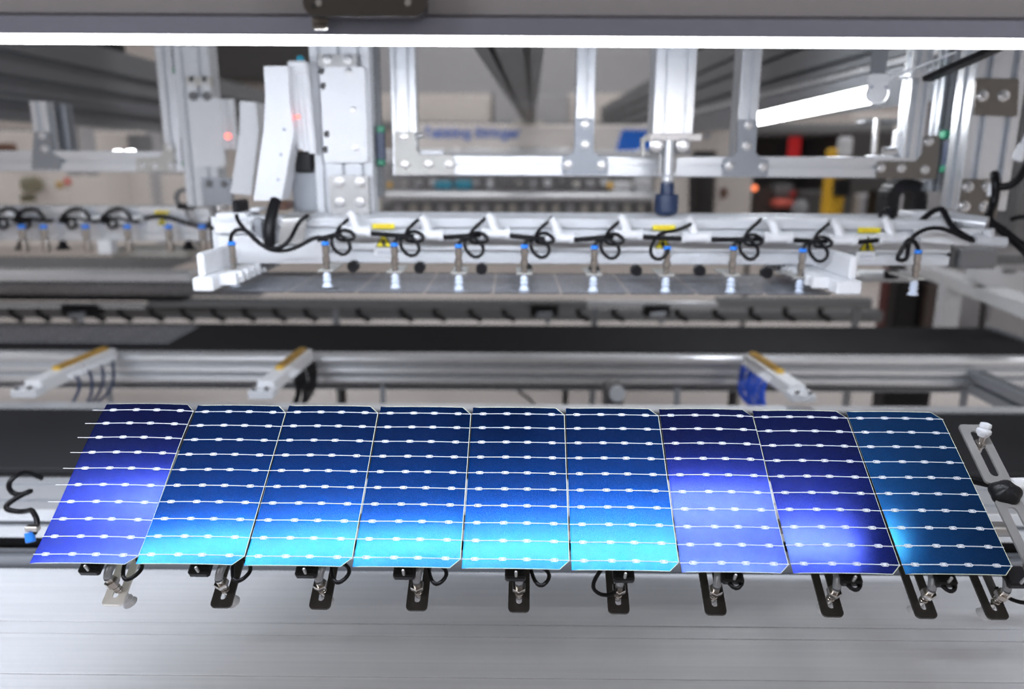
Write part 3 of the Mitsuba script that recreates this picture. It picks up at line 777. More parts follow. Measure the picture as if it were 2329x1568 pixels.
# ------------------------------------------------------------------ strap, belts and clutter above the beam's left end
t = thing('belt_loop', 'black drive belt hanging between the white covers and the gripper beam', 'belt')
add(t, 'band', tube([at(628, 455, 1.13), at(620, 480, 1.12), at(613, 520, 1.11), at(614, 560, 1.11)], 0.008, 16, 8), 'black_plastic', smooth=True)
t = thing('bent_strap', 'shiny bent metal strap arching over the white gripper beam', 'strap')
P = [at(632, 556, 1.10), at(636, 530, 1.10), at(640, 505, 1.10), at(652, 488, 1.105), at(670, 480, 1.13)]
pts = np.array(P)
sp_ = CubicSpline(np.arange(5), pts)(np.linspace(0, 4, 22))
w = np.array([0.036, 0.0, 0.001])
v = np.vstack([np.stack([a_, a_ + w, a_ + w + (0, 0.002, -0.0012), a_ + (0, 0.002, -0.0012)]) for a_ in sp_])
f = []
for i in range(21):
    for j in range(4):
        k = (j + 1) % 4
        f.append([4 * i + j, 4 * i + k, 4 * i + 4 + k, 4 * i + 4 + j])
f += [[0, 3, 2, 1], [84, 85, 86, 87]]
f = np.array(f)
add(t, 'band', trimesh.Trimesh(v, np.vstack([f[:, [0, 1, 2]], f[:, [0, 2, 3]]]), process=False), 'steel', smooth=40)
a_ = at(580, 495, 1.115); b_ = at(596, 560, 1.105)
add(t, 'side_plate', rbx(a_, b_ + (0, 0.004, 0), 0.001), 'aluminium_grey')
t = thing('valve_block', 'dark and white valve blocks at the left end of the gripper beam', 'valve block')
add(t, 'base', rbx(at(490, 497, 1.12), at(590, 478, 1.18), 0.002), 'white_plastic')
add(t, 'head', rbx(at(493, 480, 1.13), at(520, 464, 1.17), 0.002), 'cream_paint')
add(t, 'body', rbx(at(528, 486, 1.125), at(566, 452, 1.17), 0.003), 'black_plastic')
add(t, 'bracket', rbx(at(566, 482, 1.13), at(608, 470, 1.17), 0.002), 'white_plastic')
add(t, 'coil', rbx(at(632, 478, 1.16), at(668, 456, 1.2), 0.002), 'rust_brown')

# ================================================================== portal frame of silver extrusions over the gantry
def bars(t, px0, px1, py0, py1, Y, depth, nw, m='aluminium', z_hi=None, x_lean=0, slot=0.006):
    """An upright extrusion whose front face fills the pixel columns px0..px1 at its foot py1, at depth Y; reaches z_hi."""
    a, b = at(px0, py1, Y), at(px1, py1, Y)
    w = b[0] - a[0]
    hi = z_hi if z_hi is not None else at(px0, py0, Y)[2]
    return add(t, 'post', run(tslot(w, depth, nw, 1, slot, 0.006), 'z', a[2], hi, (a[0] + b[0]) / 2, Y + depth / 2), m, smooth=False)


def corner(t, pts, Y, bolts, m, r=0.0055, th=0.004, label=None):
    q = [at(x, y, Y) for x, y in pts]
    poly = Polygon([(p[0], p[2]) for p in q]).buffer(-0.003).buffer(0.003, quad_segs=4)
    k = add(t, 'joint_plate', plate(poly, Y - th, Y), m, label=label)
    for x, y in bolts:
        bolt(k, at(x, y, Y - th), r)
    return k


FY = 1.24
t = thing('portal_frame', 'portal frame of silver extrusions with bolted joint plates above the gripper beam', 'frame')
zc = at(1165, 377, FY)[2]
add(t, 'crossbar', run(tslot(0.030, 0.0325, 1, 1, 0.006, 0.006), 'x', at(893, 377, FY)[0], at(2132, 377, FY)[0], FY + 0.015, zc), 'aluminium', label='long horizontal bar')
bars(t, 893, 950, 100, 400, FY + 0.0005, 0.03, 2, z_hi=1.92)
bars(t, 1307, 1350, 100, 360, FY + 0.0005, 0.03, 1, z_hi=1.92)
bars(t, 1672, 1716, 100, 360, FY + 0.0005, 0.045, 1, z_hi=1.92)
bars(t, 2052, 2095, 100, 360, FY + 0.0005, 0.03, 2, z_hi=1.92)
corner(t, [(898, 300), (944, 300), (948, 342), (958, 353), (1027, 353), (1034, 362), (1034, 398), (900, 398)], FY, [(919, 311), (921, 375), (975, 374), (1021, 375)], 'light_plate', label='pale L-shaped joint plate')
corner(t, [(1307, 270), (1350, 270), (1349, 345), (1360, 355), (1382, 358), (1381, 398), (1278, 397), (1279, 356), (1298, 352), (1306, 343)], FY, [(1331, 282), (1331, 329), (1292, 375), (1368, 376)], 'aluminium_grey', label='grey T-shaped joint plate')
corner(t, [(1676, 273), (1722, 274), (1717, 348), (1730, 360), (1747, 364), (1744, 402), (1642, 400), (1643, 362), (1664, 356), (1674, 346)], FY, [(1703, 284), (1698, 332), (1659, 378), (1735, 380)], 'aluminium_grey', label='grey T-shaped joint plate')
corner(t, [(1994, 367), (2082, 367), (2096, 352), (2102, 309), (2136, 310), (2126, 408), (1990, 405)], FY, [(2113, 322), (2004, 382), (2050, 383), (2104, 386)], 'bronze_plate', label='dark L-shaped joint plate')
add(t, 'stop_block', rbx(at(955, 353, FY), at(1012, 341, FY + 0.03), 0.002), 'white_plastic')
add(t, 'stop_block', rbx(at(1984, 366, FY), at(2014, 353, FY + 0.03), 0.002), 'white_plastic')
add(t, 'sensor_block', rbx(at(2036, 352, FY + 0.01), at(2078, 296, FY + 0.03), 0.003), 'white_plastic')
add(t, 'stop_screw', rod(at(945, 312, FY), at(963, 306, FY), 0.005), 'zinc_bolt', smooth=35)
add(t, 'stop_screw', rod(at(2008, 345, FY + 0.01), at(2036, 345, FY + 0.01), 0.008), 'zinc_bolt', smooth=35)

# ------------------------------------------------------------------ air cylinder
CYL = 1.17
t = thing('air_cylinder', 'white pneumatic cylinder with a dark blue coupling, hanging before the portal frame', 'air cylinder')
a, b = at(1484, 308, CYL), at(1576, 308, CYL)
add(t, 'barrel', run(tslot(b[0] - a[0], 0.05, 2, 1, 0.004, 0.004), 'z', a[2], 1.9, (a[0] + b[0]) / 2, CYL + 0.025), 'aluminium', label='grooved cylinder barrel')
add(t, 'end_plate', rbx(at(1478, 320, CYL - 0.006), at(1577, 307, CYL + 0.05), 0.001), 'cream_paint')
add(t, 'bracket', hull_plate([(p[0], p[2]) for p in (at(1458, 356, CYL + 0.02), at(1458, 314, CYL + 0.02), at(1482, 306, CYL + 0.02), at(1482, 318, CYL + 0.02), at(1466, 324, CYL + 0.02), at(1466, 356, CYL + 0.02))], CYL + 0.015, CYL + 0.03), 'light_plate')
for px in (1493, 1553):
    bolt(t, at(px, 330, CYL), 0.0085, 'zinc_bolt')
add(t, 'nut_plate', rbx(at(1482, 350, CYL + 0.006), at(1565, 322, CYL + 0.03), 0.002), 'mid_grey')
xm = at(1519, 400, CYL)[0]
z = lambda py: at(1519, py, CYL)[2]
add(t, 'guide_rod', rod((xm - 0.0095, CYL + 0.012, z(320)), (xm - 0.0095, CYL + 0.012, z(395)), 0.004), 'steel', smooth=35)
add(t, 'guide_rod', rod((xm + 0.0095, CYL + 0.012, z(320)), (xm + 0.0095, CYL + 0.012, z(395)), 0.004), 'steel', smooth=35)
add(t, 'piston_rod', lathe([(0, 0), (0.0075, 0), (0.0075, 0.050), (0.0090, 0.052), (0.0090, 0.058), (0.0070, 0.060), (0.0070, 0.069), (0, 0.069)], (xm, CYL, z(320)), (0, 0, -1), 18), 'aluminium', smooth=35, label='bright piston rod')
add(t, 'coupling', lathe([(0, 0), (0.010, 0), (0.0105, 0.016), (0.0165, 0.017), (0.0175, 0.019), (0.0175, 0.042), (0.0145, 0.046), (0.0085, 0.048), (0, 0.048)], (xm, CYL, z(416)), (0, 0, -1), 16), 'navy_plastic', smooth=30, label='dark blue coupling')

# ------------------------------------------------------------------ lift column with bolted plates
LY = 1.19
t = thing('lift_axis', 'white vertical lift axis with bolted plates, left of the portal frame', 'lift axis')
a, b = at(722, 490, LY + 0.012), at(852, 490, LY + 0.012)
add(t, 'column', run(tslot(b[0] - a[0], 0.05, 3, 1, 0.006, 0.006), 'z', 1.368, 1.92, (a[0] + b[0]) / 2, LY + 0.037), 'white_paint', label='white grooved column')
k = add(t, 'carriage_plate', plate(rr(*at(737, 370, LY)[[0, 2]], *at(829, 152, LY)[[0, 2]], 0.006), LY, LY + 0.012), 'white_plastic', label='large white carriage plate')
for x, y in ((793, 162), (803, 250), (808, 336)):
    bolt(k, at(x, y, LY), 0.0042)
for x, y in ((733, 162), (736, 196), (744, 305), (741, 340)):
    add(k, 'mounting_hole', rod(at(x, y, LY - 0.0006), at(x, y, LY + 0.001), 0.0048), 'print_black')
k = add(t, 'top_plate', plate(rr(*at(724, 152, LY)[[0, 2]], *at(812, 124, LY)[[0, 2]], 0.002), LY - 0.002, LY + 0.012), 'steel')
for x, y in ((744, 134), (791, 134)):
    bolt(k, at(x, y, LY - 0.002), 0.0055)
k = add(t, 'bottom_plate', plate(rr(*at(753, 492, LY)[[0, 2]], *at(838, 400, LY)[[0, 2]], 0.002), LY - 0.002, LY + 0.012), 'steel', label='grey plate with four bolts')
for x, y in ((772, 415), (818, 416), (773, 461), (819, 461)):
    bolt(k, at(x, y, LY - 0.002), 0.0062)
add(t, 'side_bracket', plate(rr(*at(672, 480, LY + 0.03)[[0, 2]], *at(752, 384, LY + 0.03)[[0, 2]], 0.003), LY + 0.02, LY + 0.03), 'aluminium_grey')
add(t, 'motor', rbx(at(672, 392, LY + 0.01), at(715, 345, LY + 0.03), 0.002), 'black_plastic')
add(t, 'motor', rbx(at(700, 345, LY + 0.0), at(716, 325, LY + 0.03), 0.002), 'white_plastic')
t = thing('guide_rail', 'dark rail with one green-ended sensor between lift axis and portal frame', 'rail')
x0, x1 = at(852, 480, 1.235)[0], at(880, 480, 1.235)[0]
add(t, 'rail', run(tslot(x1 - x0, 0.02, 1, 1, 0.005, 0.005), 'z', 1.39, 1.92, (x0 + x1) / 2, 1.245), 'mid_grey')
add(t, 'sensor', rbx(at(857, 364, 1.222), at(876, 300, 1.235), 0.001), 'navy_plastic', label='dark sensor')
add(t, 'sensor_end', rbx(at(857, 302, 1.221), at(876, 287, 1.235), 0.001), 'green_plastic', label='green end')
add(t, 'sensor_end', rbx(at(858, 377, 1.221), at(877, 363, 1.235), 0.001), 'green_plastic', label='green end')


def cover(label, pts, Y, depth, dots):
    t = thing('cable_cover', label, 'cable cover')
    q = [at(x, y, Y) for x, y in pts]
    add(t, 'shell', plate(Polygon([(p[0], p[2]) for p in q]).buffer(-0.002).buffer(0.002), Y, Y + depth), 'white_plastic')
    for x, y in dots:
        add(t, 'screw', rod(at(x, y, Y - 0.001), at(x, y, Y + 0.002), 0.0022), 'print_grey', smooth=35)
    return t


cover('tall white cable cover with three screw dots, nearest to the lift axis', [(599, 150), (655, 150), (658, 230), (668, 300), (640, 457), (576, 457), (600, 290), (603, 215)], 1.16, 0.045, [(646, 295), (639, 352), (633, 409)])
k_ = cover('shorter white cable cover left of the tall one', [(545, 230), (582, 232), (588, 300), (571, 445), (524, 440), (545, 300)], 1.36, 0.045, [])
add(k_, 'bracket', rbx(at(562, 325, 1.404) + (-0.01, 0, -0.01), at(562, 325, 1.404) + (0.01, 0.211, 0.01), 0.003), 'aluminium_grey')
add(k_, 'bracket', rbx(at(562, 325, 1.404) + (-0.118, 0.196, -0.01), at(562, 325, 1.404) + (0.01, 0.211, 0.01), 0.003), 'aluminium_grey')
t = thing('energy_chain_tubes', 'white vertical guide tubes with a small red lamp beside the tall cable cover', 'guide tubes')
for k, (x0, y0, x1, y1) in enumerate([(664, 150, 685, 340), (678, 150, 697, 345), (694, 150, 712, 350)]):
    add(t, 'tube', rod(at(x0, y0, 1.185), at(x1, y1, 1.185), 0.0058), 'white_plastic', smooth=35)
add(t, 'top_clamp', rbx(at(653, 168, 1.174), at(706, 142, 1.198), 0.003), 'white_plastic')
add(t, 'top_knob', trimesh.creation.icosphere(2, 0.006).apply_translation(at(683, 135, 1.186)), 'teal_plastic', smooth=True)


def red_lamp(px, py, Y, label, r):
    t = thing('indicator_lamp', label, 'indicator lamp')
    c = at(px, py, Y)
    d = glow(lathe([(0, 0), (r, 0), (r, 0.002), (r * 0.6, 0.004), (0, 0.0045)], c, (0, -1, 0), 14), 'red_paint', [6.0, 0.5, 0.35], 0.15, smooth=True)
    add(t, 'lens', d, None)
    add(t, 'socket', lathe([(0, 0), (r * 1.3, 0), (r * 1.3, 0.004), (0, 0.004)], c + (0, 0.0045, 0), (0, -1, 0), 14), 'white_plastic', smooth=35)


red_lamp(678, 266, 1.173, 'tiny red indicator lamp on the guide tubes beside the tall cable cover', 0.0028)

# ------------------------------------------------------------------ the farther left lift axis and portal
L2 = 1.58
t = thing('lift_axis', 'farther white lift axis at the left, behind the shorter cable cover', 'lift axis')
a, b = at(436, 460, L2 + 0.012), at(512, 460, L2 + 0.012)
add(t, 'column', run(tslot(b[0] - a[0], 0.05, 2, 1, 0.006, 0.006), 'z', at(440, 470, L2)[2], 2.1, (a[0] + b[0]) / 2 - 0.01, L2 + 0.037), 'white_paint')
add(t, 'carriage_plate', plate(rr(*at(440, 380, L2)[[0, 2]], *at(500, 222, L2)[[0, 2]], 0.006), L2, L2 + 0.012), 'white_plastic')
k = add(t, 'clamp_plate', plate(rr(*at(424, 196, L2)[[0, 2]], *at(480, 174, L2)[[0, 2]], 0.002), L2, L2 + 0.012), 'light_plate')
for x in (437, 466):
    add(k, 'mounting_hole', rod(at(x, 180, L2 - 0.001), at(x, 180, L2 + 0.001), 0.006), 'print_black')
for x in (440, 471):
    add(t, 'clamp_block', rbx(at(x - 13, 216, L2), at(x + 11, 186, L2 + 0.012), 0.002), 'white_plastic')
    bolt(t, at(x, 219, L2 - 0.001), 0.007, 'mid_grey')
k = add(t, 'bottom_plate', plate(rr(*at(462, 468, L2)[[0, 2]], *at(524, 405, L2)[[0, 2]], 0.002), L2, L2 + 0.012), 'aluminium_grey')
for x in (476, 510):
    bolt(k, at(x, 418, L2), 0.006, 'mid_grey')
for k, x in enumerate((512, 528)):
    add(t, 'guide_tube', rod(at(x - 4, 226, L2), at(x + 8, 340, L2), 0.008), 'white_plastic', smooth=35)
red_lamp(519, 310, L2 - 0.012, 'tiny red indicator lamp on the farther left lift axis', 0.0052)

P2 = 1.62
t = thing('portal_frame', 'farther portal frame of silver extrusions at the left edge', 'frame')
zc2 = at(200, 367, P2)[2]
add(t, 'crossbar', run(tslot(0.03, 0.042, 1, 1, 0.008, 0.007), 'x', at(-260, 367, P2)[0], at(412, 367, P2)[0], P2 + 0.015, zc2), 'aluminium')
bars(t, 378, 420, 100, 388, P2 + 0.0005, 0.03, 1, z_hi=2.10, slot=0.008)
bars(t, 82, 118, 232, 350, P2 + 0.0005, 0.03, 1, z_hi=at(70, 230, P2)[2], slot=0.008)
bars(t, 130, 160, 238, 350, P2 + 0.05, 0.03, 1, m='aluminium_grey', z_hi=at(112, 236, P2 + 0.05)[2])
corner(t, [(374, 326), (396, 328), (399, 388), (312, 390), (313, 360), (360, 358), (372, 348)], P2, [(386, 334), (322, 377), (352, 378), (388, 378)], 'light_plate', 0.006, label='pale L-shaped joint plate')
corner(t, [(80, 300), (116, 302), (122, 350), (140, 362), (138, 386), (74, 386), (76, 350)], P2, [(96, 308), (102, 338)], 'aluminium_grey', 0.006, label='grey joint plate')
t = thing('guide_rail', 'dark rail with two green-ended sensors beside the left portal frame', 'rail')
add(t, 'rail', run(sbox(-0.007, -0.01, 0.007, 0.01), 'z', at(430, 400, P2)[2], 2.1, at(421, 300, P2)[0], P2 + 0.05), 'mid_grey')
for y0, y1 in ((88, 166), (314, 378)):
    pxs = 404 if y0 < 200 else 425
    s = add(t, 'sensor', rbx(at(pxs - 11, y1, P2), at(pxs + 11, y0, P2 + 0.01), 0.002), 'navy_plastic', label='dark sensor with green ends')
    add(s, 'green_end', rbx(at(pxs - 12, y0 + 14, P2 - 0.001), at(pxs + 12, y0 - 1, P2 + 0.01), 0.002), 'green_plastic')
    add(s, 'green_end', rbx(at(pxs - 12, y1 + 1, P2 - 0.001), at(pxs + 12, y1 - 13, P2 + 0.01), 0.002), 'green_plastic')

# the farther gripper beam
B2 = 1.66
t = thing('vacuum_gripper_beam', 'farther gripper beam with dark hoses at the left edge', 'gripper beam')
z0, z1 = at(250, 548, B2)[2], at(250, 470, B2)[2]
add(t, 'beam', run(tslot(0.06, z1 - z0, 1, 2, 0.007, 0.008), 'x', at(-250, 500, B2)[0], at(478, 500, B2)[0], B2 + 0.03, (z0 + z1) / 2), 'aluminium', label='silver grooved beam')
for i, px in enumerate((-40, 50, 100, 195, 290, 384, 460)):
    p = at(px, 520, B2 - 0.03)
    s = add(t, 'suction_stem', lathe([(0, 0), (0.007, 0), (0.007, -0.02), (0.0055, -0.022), (0.0075, -0.028), (0.0075, -0.05), (0, -0.05)], p, (0, 0, 1), 14), 'nickel', smooth=35)
    add(s, 'blue_collar', lathe([(0, 0), (0.0075, 0), (0.0075, 0.008), (0, 0.008)], p, (0, 0, 1), 14), 'blue_plastic', smooth=35)
for i, px in enumerate((48, 142, 240, 428)):
    p = at(px, 548, B2 - 0.01)
    add(t, 'suction_cup', lathe([(0, 0), (0.006, 0), (0.009, -0.010), (0.016, -0.018), (0, -0.018)], p, (0, 0, 1), 16), 'black_rubber', smooth=40, label='black bell-shaped cup')
for i, px in enumerate((10, 60, 165, 258)):
    q = lambda dx, dy: at(px + dx, 505 + dy, B2 - 0.02)
    add(t, 'coiled_hose', tube([q(-30, 0), q(-12, -22), q(10, -30), q(28, -24), q(40, -6), q(60, -4)], 0.0040, 30, 8), 'black_rubber', smooth=True)
    add(t, 'coiled_hose', tube([q(-20, 4), q(-4, -8), q(8, 6), q(-6, 14), q(-12, 2), q(10, -8), q(36, 0)], 0.0036, 36, 8), 'black_rubber', smooth=True)
for i, px in enumerate((30, 200, 292)):
    p = at(px, 500, B2 - 0.01)
    add(t, 'hose_tee', cat(rod(p + (-0.03, 0, 0), p + (0.03, 0, 0), 0.010), rod(p, p + (-0.008, 0, 0.026), 0.009)), 'white_plastic', smooth=35)
add(t, 'coiled_hose', tube([at(330, 498, B2 - 0.02), at(400, 500, B2 - 0.02), at(440, 512, B2 - 0.02), at(478, 514, B2 - 0.02)], 0.0045, 20, 8), 'black_rubber', smooth=True)
warning_label(t, 367, 483, B2 - 0.003, 0.9)
for px, lab in ((238, 'white corner block'),):
    add(t, 'end_block', rbx(at(222, 580, B2 - 0.03), at(266, 542, B2), 0.003), 'white_plastic', label=lab)
t = thing('ring_hose', 'coiled dark cable ring standing above the farther gripper beam', 'cable')
c = at(420, 452, B2 - 0.02)
ang = np.linspace(0, 4 * math.pi, 40)
add(t, 'coil', tube(np.c_[c[0] + 0.019 * np.cos(ang), c[1] + 0.004 * ang / 6, c[2] + 0.018 * np.sin(ang)], 0.0042, 80, 8), 'mid_grey', smooth=True)
add(t, 'clip', rbx(c + (-0.016, -0.006, -0.022), c + (0.012, 0.01, -0.010), 0.002), 'black_plastic')
add(t, 'tail', tube([c + (0.0, 0, -0.016), c + (0.004, 0, -0.035), c + (0.018, 0, -0.052), c + (0.045, 0, -0.05), c + (0.075, 0, -0.012), c + (0.1, 0, 0.012)], 0.0035, 30), 'mid_grey', smooth=True)

# ================================================================== overhead beams running away from the viewer
def along(sec, p, q):
    """A section (x, z) swept from p to q."""
    p, q = np.asarray(p, float), np.asarray(q, float)
    d = q - p; L = np.linalg.norm(d); d /= L
    s = np.cross(d, [0, 0, 1.0]); s /= np.linalg.norm(s); u = np.cross(s, d)
    m = ext(sec, L)
    M = np.eye(4); M[:3, 0], M[:3, 1], M[:3, 2], M[:3, 3] = -s, u, d, p
    M[:3, 0] = s; M[:3, 1] = u
    m.apply_transform(M)
    return m


p0, p1 = at(1156, 105, 1.30), at(1203, 276, 8.0)
d0 = (p1 - p0) / (p1[1] - p0[1])
t = thing('overhead_beam', 'dark grey overhead beam with two black slots running away at the centre', 'overhead beam')
add(t, 'beam', along(tslot(0.116, 0.075, 2, 1, 0.013, 0.014), p0 - 0.62 * d0 + (0, 0, 0.0375), p1 + (0, 0, 0.0375)), 'mid_grey', label='slotted extrusion')
add(t, 'wall_bracket', rbx(at(1166, 294, 7.9), at(1238, 276, 8.0), 0.01), 'light_plate')


def slotted_wall(x, zs, z0, z1, w, side, gap=0.012, dp=0.022):
    p = sbox(min(x, x - side * w), z0, max(x, x - side * w), z1)
    for z in zs:
        p = p.difference(sbox(min(x, x - side * dp) - 0.001, z - gap / 2, max(x, x - side * dp) + 0.001, z + gap / 2))
    return p


XL = at(0, 122, 1.95)[0]
zl = [at(0, y, 1.95)[2] for y in (122, 179, 213, 240)]
t = thing('overhead_beam', 'stack of broad dark grey grooved beams receding at the upper left', 'overhead beam')
add(t, 'beam', run(slotted_wall(XL, [zl[0], zl[1]], zl[2], at(0, 40, 1.95)[2], 0.12, 1, 0.026), 'y', 1.3, 7.0, 0), 'beam_grey', label='broad grooved beam')
add(t, 'beam', run(slotted_wall(XL + 0.02, [zl[3]], at(0, 272, 1.95)[2], zl[2] - 0.004, 0.10, 1, 0.024), 'y', 1.3, 7.0, 0), 'beam_grey', label='lower grooved beam')
for k, (px, py) in enumerate(((275, 118), (272, 140))):
    add(t, 'carriage_block', rbx(at(px - 60, py + 10, 2.6) + (0, 0, 0), at(px + 10, py - 16, 2.8), 0.01), 'steel' if k else 'black_plastic')
XR2 = at(2082, 120, 1.55)[0]
zr = [at(x, y, 1.55)[2] for x, y in ((2082, 103), (2082, 126))]
t = thing('overhead_beam', 'broad grey grooved beam receding at the upper right above the tube lamp', 'overhead beam')
add(t, 'beam', run(slotted_wall(XR2, [zr[0] + 0.012, zr[0] + 0.075, zr[0] + 0.13], zr[1] + 0.006, zr[1] + 0.24, 0.10, -1, 0.013), 'y', 1.45, 7.0, 0), 'beam_grey', label='broad grooved beam')
add(t, 'ledge', run(sbox(XR2 - 0.012, zr[1] - 0.012, XR2 + 0.09, zr[1] + 0.001), 'y', 1.45, 7.0, 0), 'aluminium', label='bright lower ledge')
add(t, 'cover_strip', run(Polygon([(XR2 - 0.02, zr[1] - 0.018), (XR2 + 0.09, zr[1] - 0.018), (XR2 + 0.09, zr[1] - 0.07), (XR2 + 0.03, zr[1] - 0.085)]), 'y', 1.45, 4.5, 0), 'aluminium_grey')

t = thing('overhead_beam', 'small dark slotted beam behind the air cylinder', 'overhead beam')
for py, h in ((205, 0.05), (240, 0.05)):
    p0 = at(1700, py - 72 + 20, 3.0); p1 = at(1574, py, 4.2)
    add(t, 'bar', along(tslot(0.06, 0.05, 1, 1, 0.012, 0.01), p0, p1 + (p1 - p0) * 0.8), 'mid_grey')

# ------------------------------------------------------------------ tube lamp
t = thing('tube_lamp', 'glowing white tube lamp slanting below the right overhead beam', 'tube lamp')
pa, pb = at(1992, 213, 1.24), at(1722, 271, 1.86)
pb = pa + (pb - pa) * 1.15
d = glow(rod(pa, pb, 0.0142, 24), 'white_plastic', list(TUBE_RADIANCE), 4.0, smooth=40)
add(t, 'tube', d, None, label='glowing tube')
dv = (pa - pb) / np.linalg.norm(pa - pb)
cap = lathe([(0, 0), (0.0150, 0), (0.0156, 0.003), (0.0156, 0.012), (0.0135, 0.0155), (0.006, 0.0175), (0, 0.018)], pa - dv * 0.004, dv, 24)
add(t, 'end_cap', cap, 'white_plastic', smooth=35, label='round white end cap')
c = at(1999, 190, 1.222)
k = add(t, 'clip', plate(rr(c[0] - 0.0150, c[2] - 0.014, c[0] + 0.0150, c[2] + 0.014, 0.003), 1.222, 1.228), 'white_plastic')
for dx in (-0.011, 0.011):
    add(k, 'screw', rod(c + (dx, -0.003, -0.005), c + (dx, 0.002, -0.005), 0.0021), 'print_grey', smooth=35)
add(t, 'hanger', plate(rr(c[0] - 0.011, c[2] + 0.012, c[0] + 0.012, c[2] + 0.2, 0.002), 1.230, 1.233), 'aluminium_grey')
t = thing('clear_guard', 'clear plastic guard strip above the end of the tube lamp', 'guard')
g0, g1, g2, g3 = at(2012, 182, 1.20), at(2175, 118, 1.10), at(2250, 118, 1.10), at(2095, 172, 1.20)
add(t, 'sheet', trimesh.Trimesh([g0, g1, g2, g3], [[0, 1, 2], [0, 2, 3]], process=False), 'acrylic')
add(t, 'edge', cat(rod(g0, g1, 0.0016, 8), rod(g3, g2, 0.0016, 8), rod(g0, g3, 0.0016, 8)), 'white_plastic', smooth=35)
t = thing('black_lever', 'flat black bar slanting at the upper right corner', 'bar')
q0, q1 = at(2108, 180, 1.12), at(2300, 95, 1.02)
add(t, 'bar', along(sbox(-0.009, -0.0035, 0.009, 0.0035), q0, q1), 'black_plastic')

# ------------------------------------------------------------------ right-hand columns
RY = 1.21
t = thing('machine_column', 'tall grey machine column with two dark bolted plates at the right edge', 'column')
a, b = at(2163, 490, RY), at(2275, 490, RY)
add(t, 'column', run(tslot(b[0] - a[0], 0.05, 2, 1, 0.012, 0.010), 'z', 1.375, 1.95, (a[0] + b[0]) / 2 + 0.008, RY + 0.025), 'aluminium', label='ribbed silver column')
k = corner(t, [(2217, 178), (2313, 180), (2309, 266), (2212, 262)], RY, [(2234, 218), (2282, 218)], 'bronze_plate', 0.0068, 0.005, 'upper dark plate')
k = corner(t, [(2188, 407), (2270, 408), (2262, 496), (2176, 494)], RY, [(2201, 425), (2246, 424), (2193, 470), (2239, 470)], 'bronze_plate', 0.0068, 0.005, 'lower dark plate')
t = thing('machine_column', 'narrow grey column with a green sensor between the portal frame and the right column', 'column')
x0, x1 = at(2120, 400, 1.30)[0], at(2158, 400, 1.30)[0]
add(t, 'column', run(tslot(x1 - x0, 0.03, 2, 1, 0.005, 0.006), 'z', 1.40, 1.95, (x0 + x1) / 2, 1.315), 'aluminium_grey')
s = add(t, 'sensor', rbx(at(2149, 392, 1.27), at(2167, 300, 1.285), 0.002), 'navy_plastic', label='dark sensor with green ends')
for ya, yb in ((316, 297), (393, 377)):
    add(s, 'green_end', rbx(at(2148, ya, 1.268), at(2168, yb, 1.286), 0.002), 'green_plastic')
t = thing('cable_chain', 'black plastic cable chain arching behind the right joint plate', 'cable chain')
c = at(2040, 490, 1.36)
ang = np.linspace(0, math.pi, 13)
ctr = [(c[0] - 0.024, c[2] - 0.01)] + [(c[0] - 0.024 * math.cos(a_), c[2] + 0.030 + 0.024 * math.sin(a_)) for a_ in ang] + [(c[0] + 0.024, c[2] - 0.01)]
for i in range(len(ctr) - 1):
    u, w = np.array(ctr[i]), np.array(ctr[i + 1])
    poly = LineString([u, w]).buffer(0.0105, cap_style=2 if 0 < i < 12 else 2)
    add(t, 'link', plate(poly, 1.33, 1.37), 'black_plastic')
t = thing('hose_bundle', 'black hoses and white fittings hanging down the right column', 'hoses')
add(t, 'hose', tube([at(2262, 395, 1.17), at(2264, 430, 1.16), at(2258, 465, 1.16), at(2250, 500, 1.15), at(2275, 520, 1.14), at(2310, 548, 1.12), at(2345, 566, 1.10)], 0.0060, 40), 'black_rubber', smooth=True)
add(t, 'hose', tube([at(2345, 360, 1.12), at(2325, 395, 1.14), at(2300, 420, 1.15), at(2270, 424, 1.16)], 0.0058, 30), 'black_rubber', smooth=True)
add(t, 'hose', tube([at(2235, 500, 1.15), at(2280, 530, 1.12), at(2345, 590, 1.08)], 0.0045, 24), 'black_rubber', smooth=True)
add(t, 'hose', tube([at(2300, 500, 1.2), at(2320, 494, 1.2), at(2350, 498, 1.2)], 0.0038, 16), 'black_rubber', smooth=True)
add(t, 'fitting', lathe([(0, 0), (0.007, 0), (0.0085, 0.004), (0.0085, 0.022), (0.006, 0.026), (0.006, 0.04), (0, 0.04)], at(2312, 366, 1.13), (0.35, 0, 1), 16), 'white_plastic', smooth=35)
add(t, 'fitting', rod(at(2252, 446, 1.165), at(2256, 418, 1.165), 0.005), 'white_plastic', smooth=35)
t = thing('end_bracket', 'white bracket plate with clear fittings at the right end of the gripper beam', 'bracket')
q = [at(2098, 522, 1.08), at(2270, 524, 1.08), at(2255, 548, 1.08), at(2205, 560, 1.08), at(2100, 552, 1.08)]
m = hull_plate([(p[0], p[2]) for p in q], 1.085, 1.105)
add(t, 'plate', m, 'white_plastic')
add(t, 'cylinder', rod(at(2140, 497, 1.16), at(2245, 512, 1.12), 0.012), 'aluminium', smooth=35, label='short silver cylinder')
add(t, 'block', rbx(at(2075, 500, 1.19), at(2150, 478, 1.24), 0.003), 'white_plastic')
add(t, 'valve', cat(rod(at(2215, 545, 1.07), at(2285, 552, 1.07), 0.008), rod(at(2250, 545, 1.07), at(2248, 522, 1.07), 0.007)), 'silicone', smooth=35)
add(t, 'hose', tube([at(2100, 500, 1.15), at(2120, 482, 1.12), at(2140, 476, 1.11), at(2152, 492, 1.10), at(2172, 522, 1.08), at(2212, 546, 1.06)], 0.0042, 40), 'black_rubber', smooth=True)
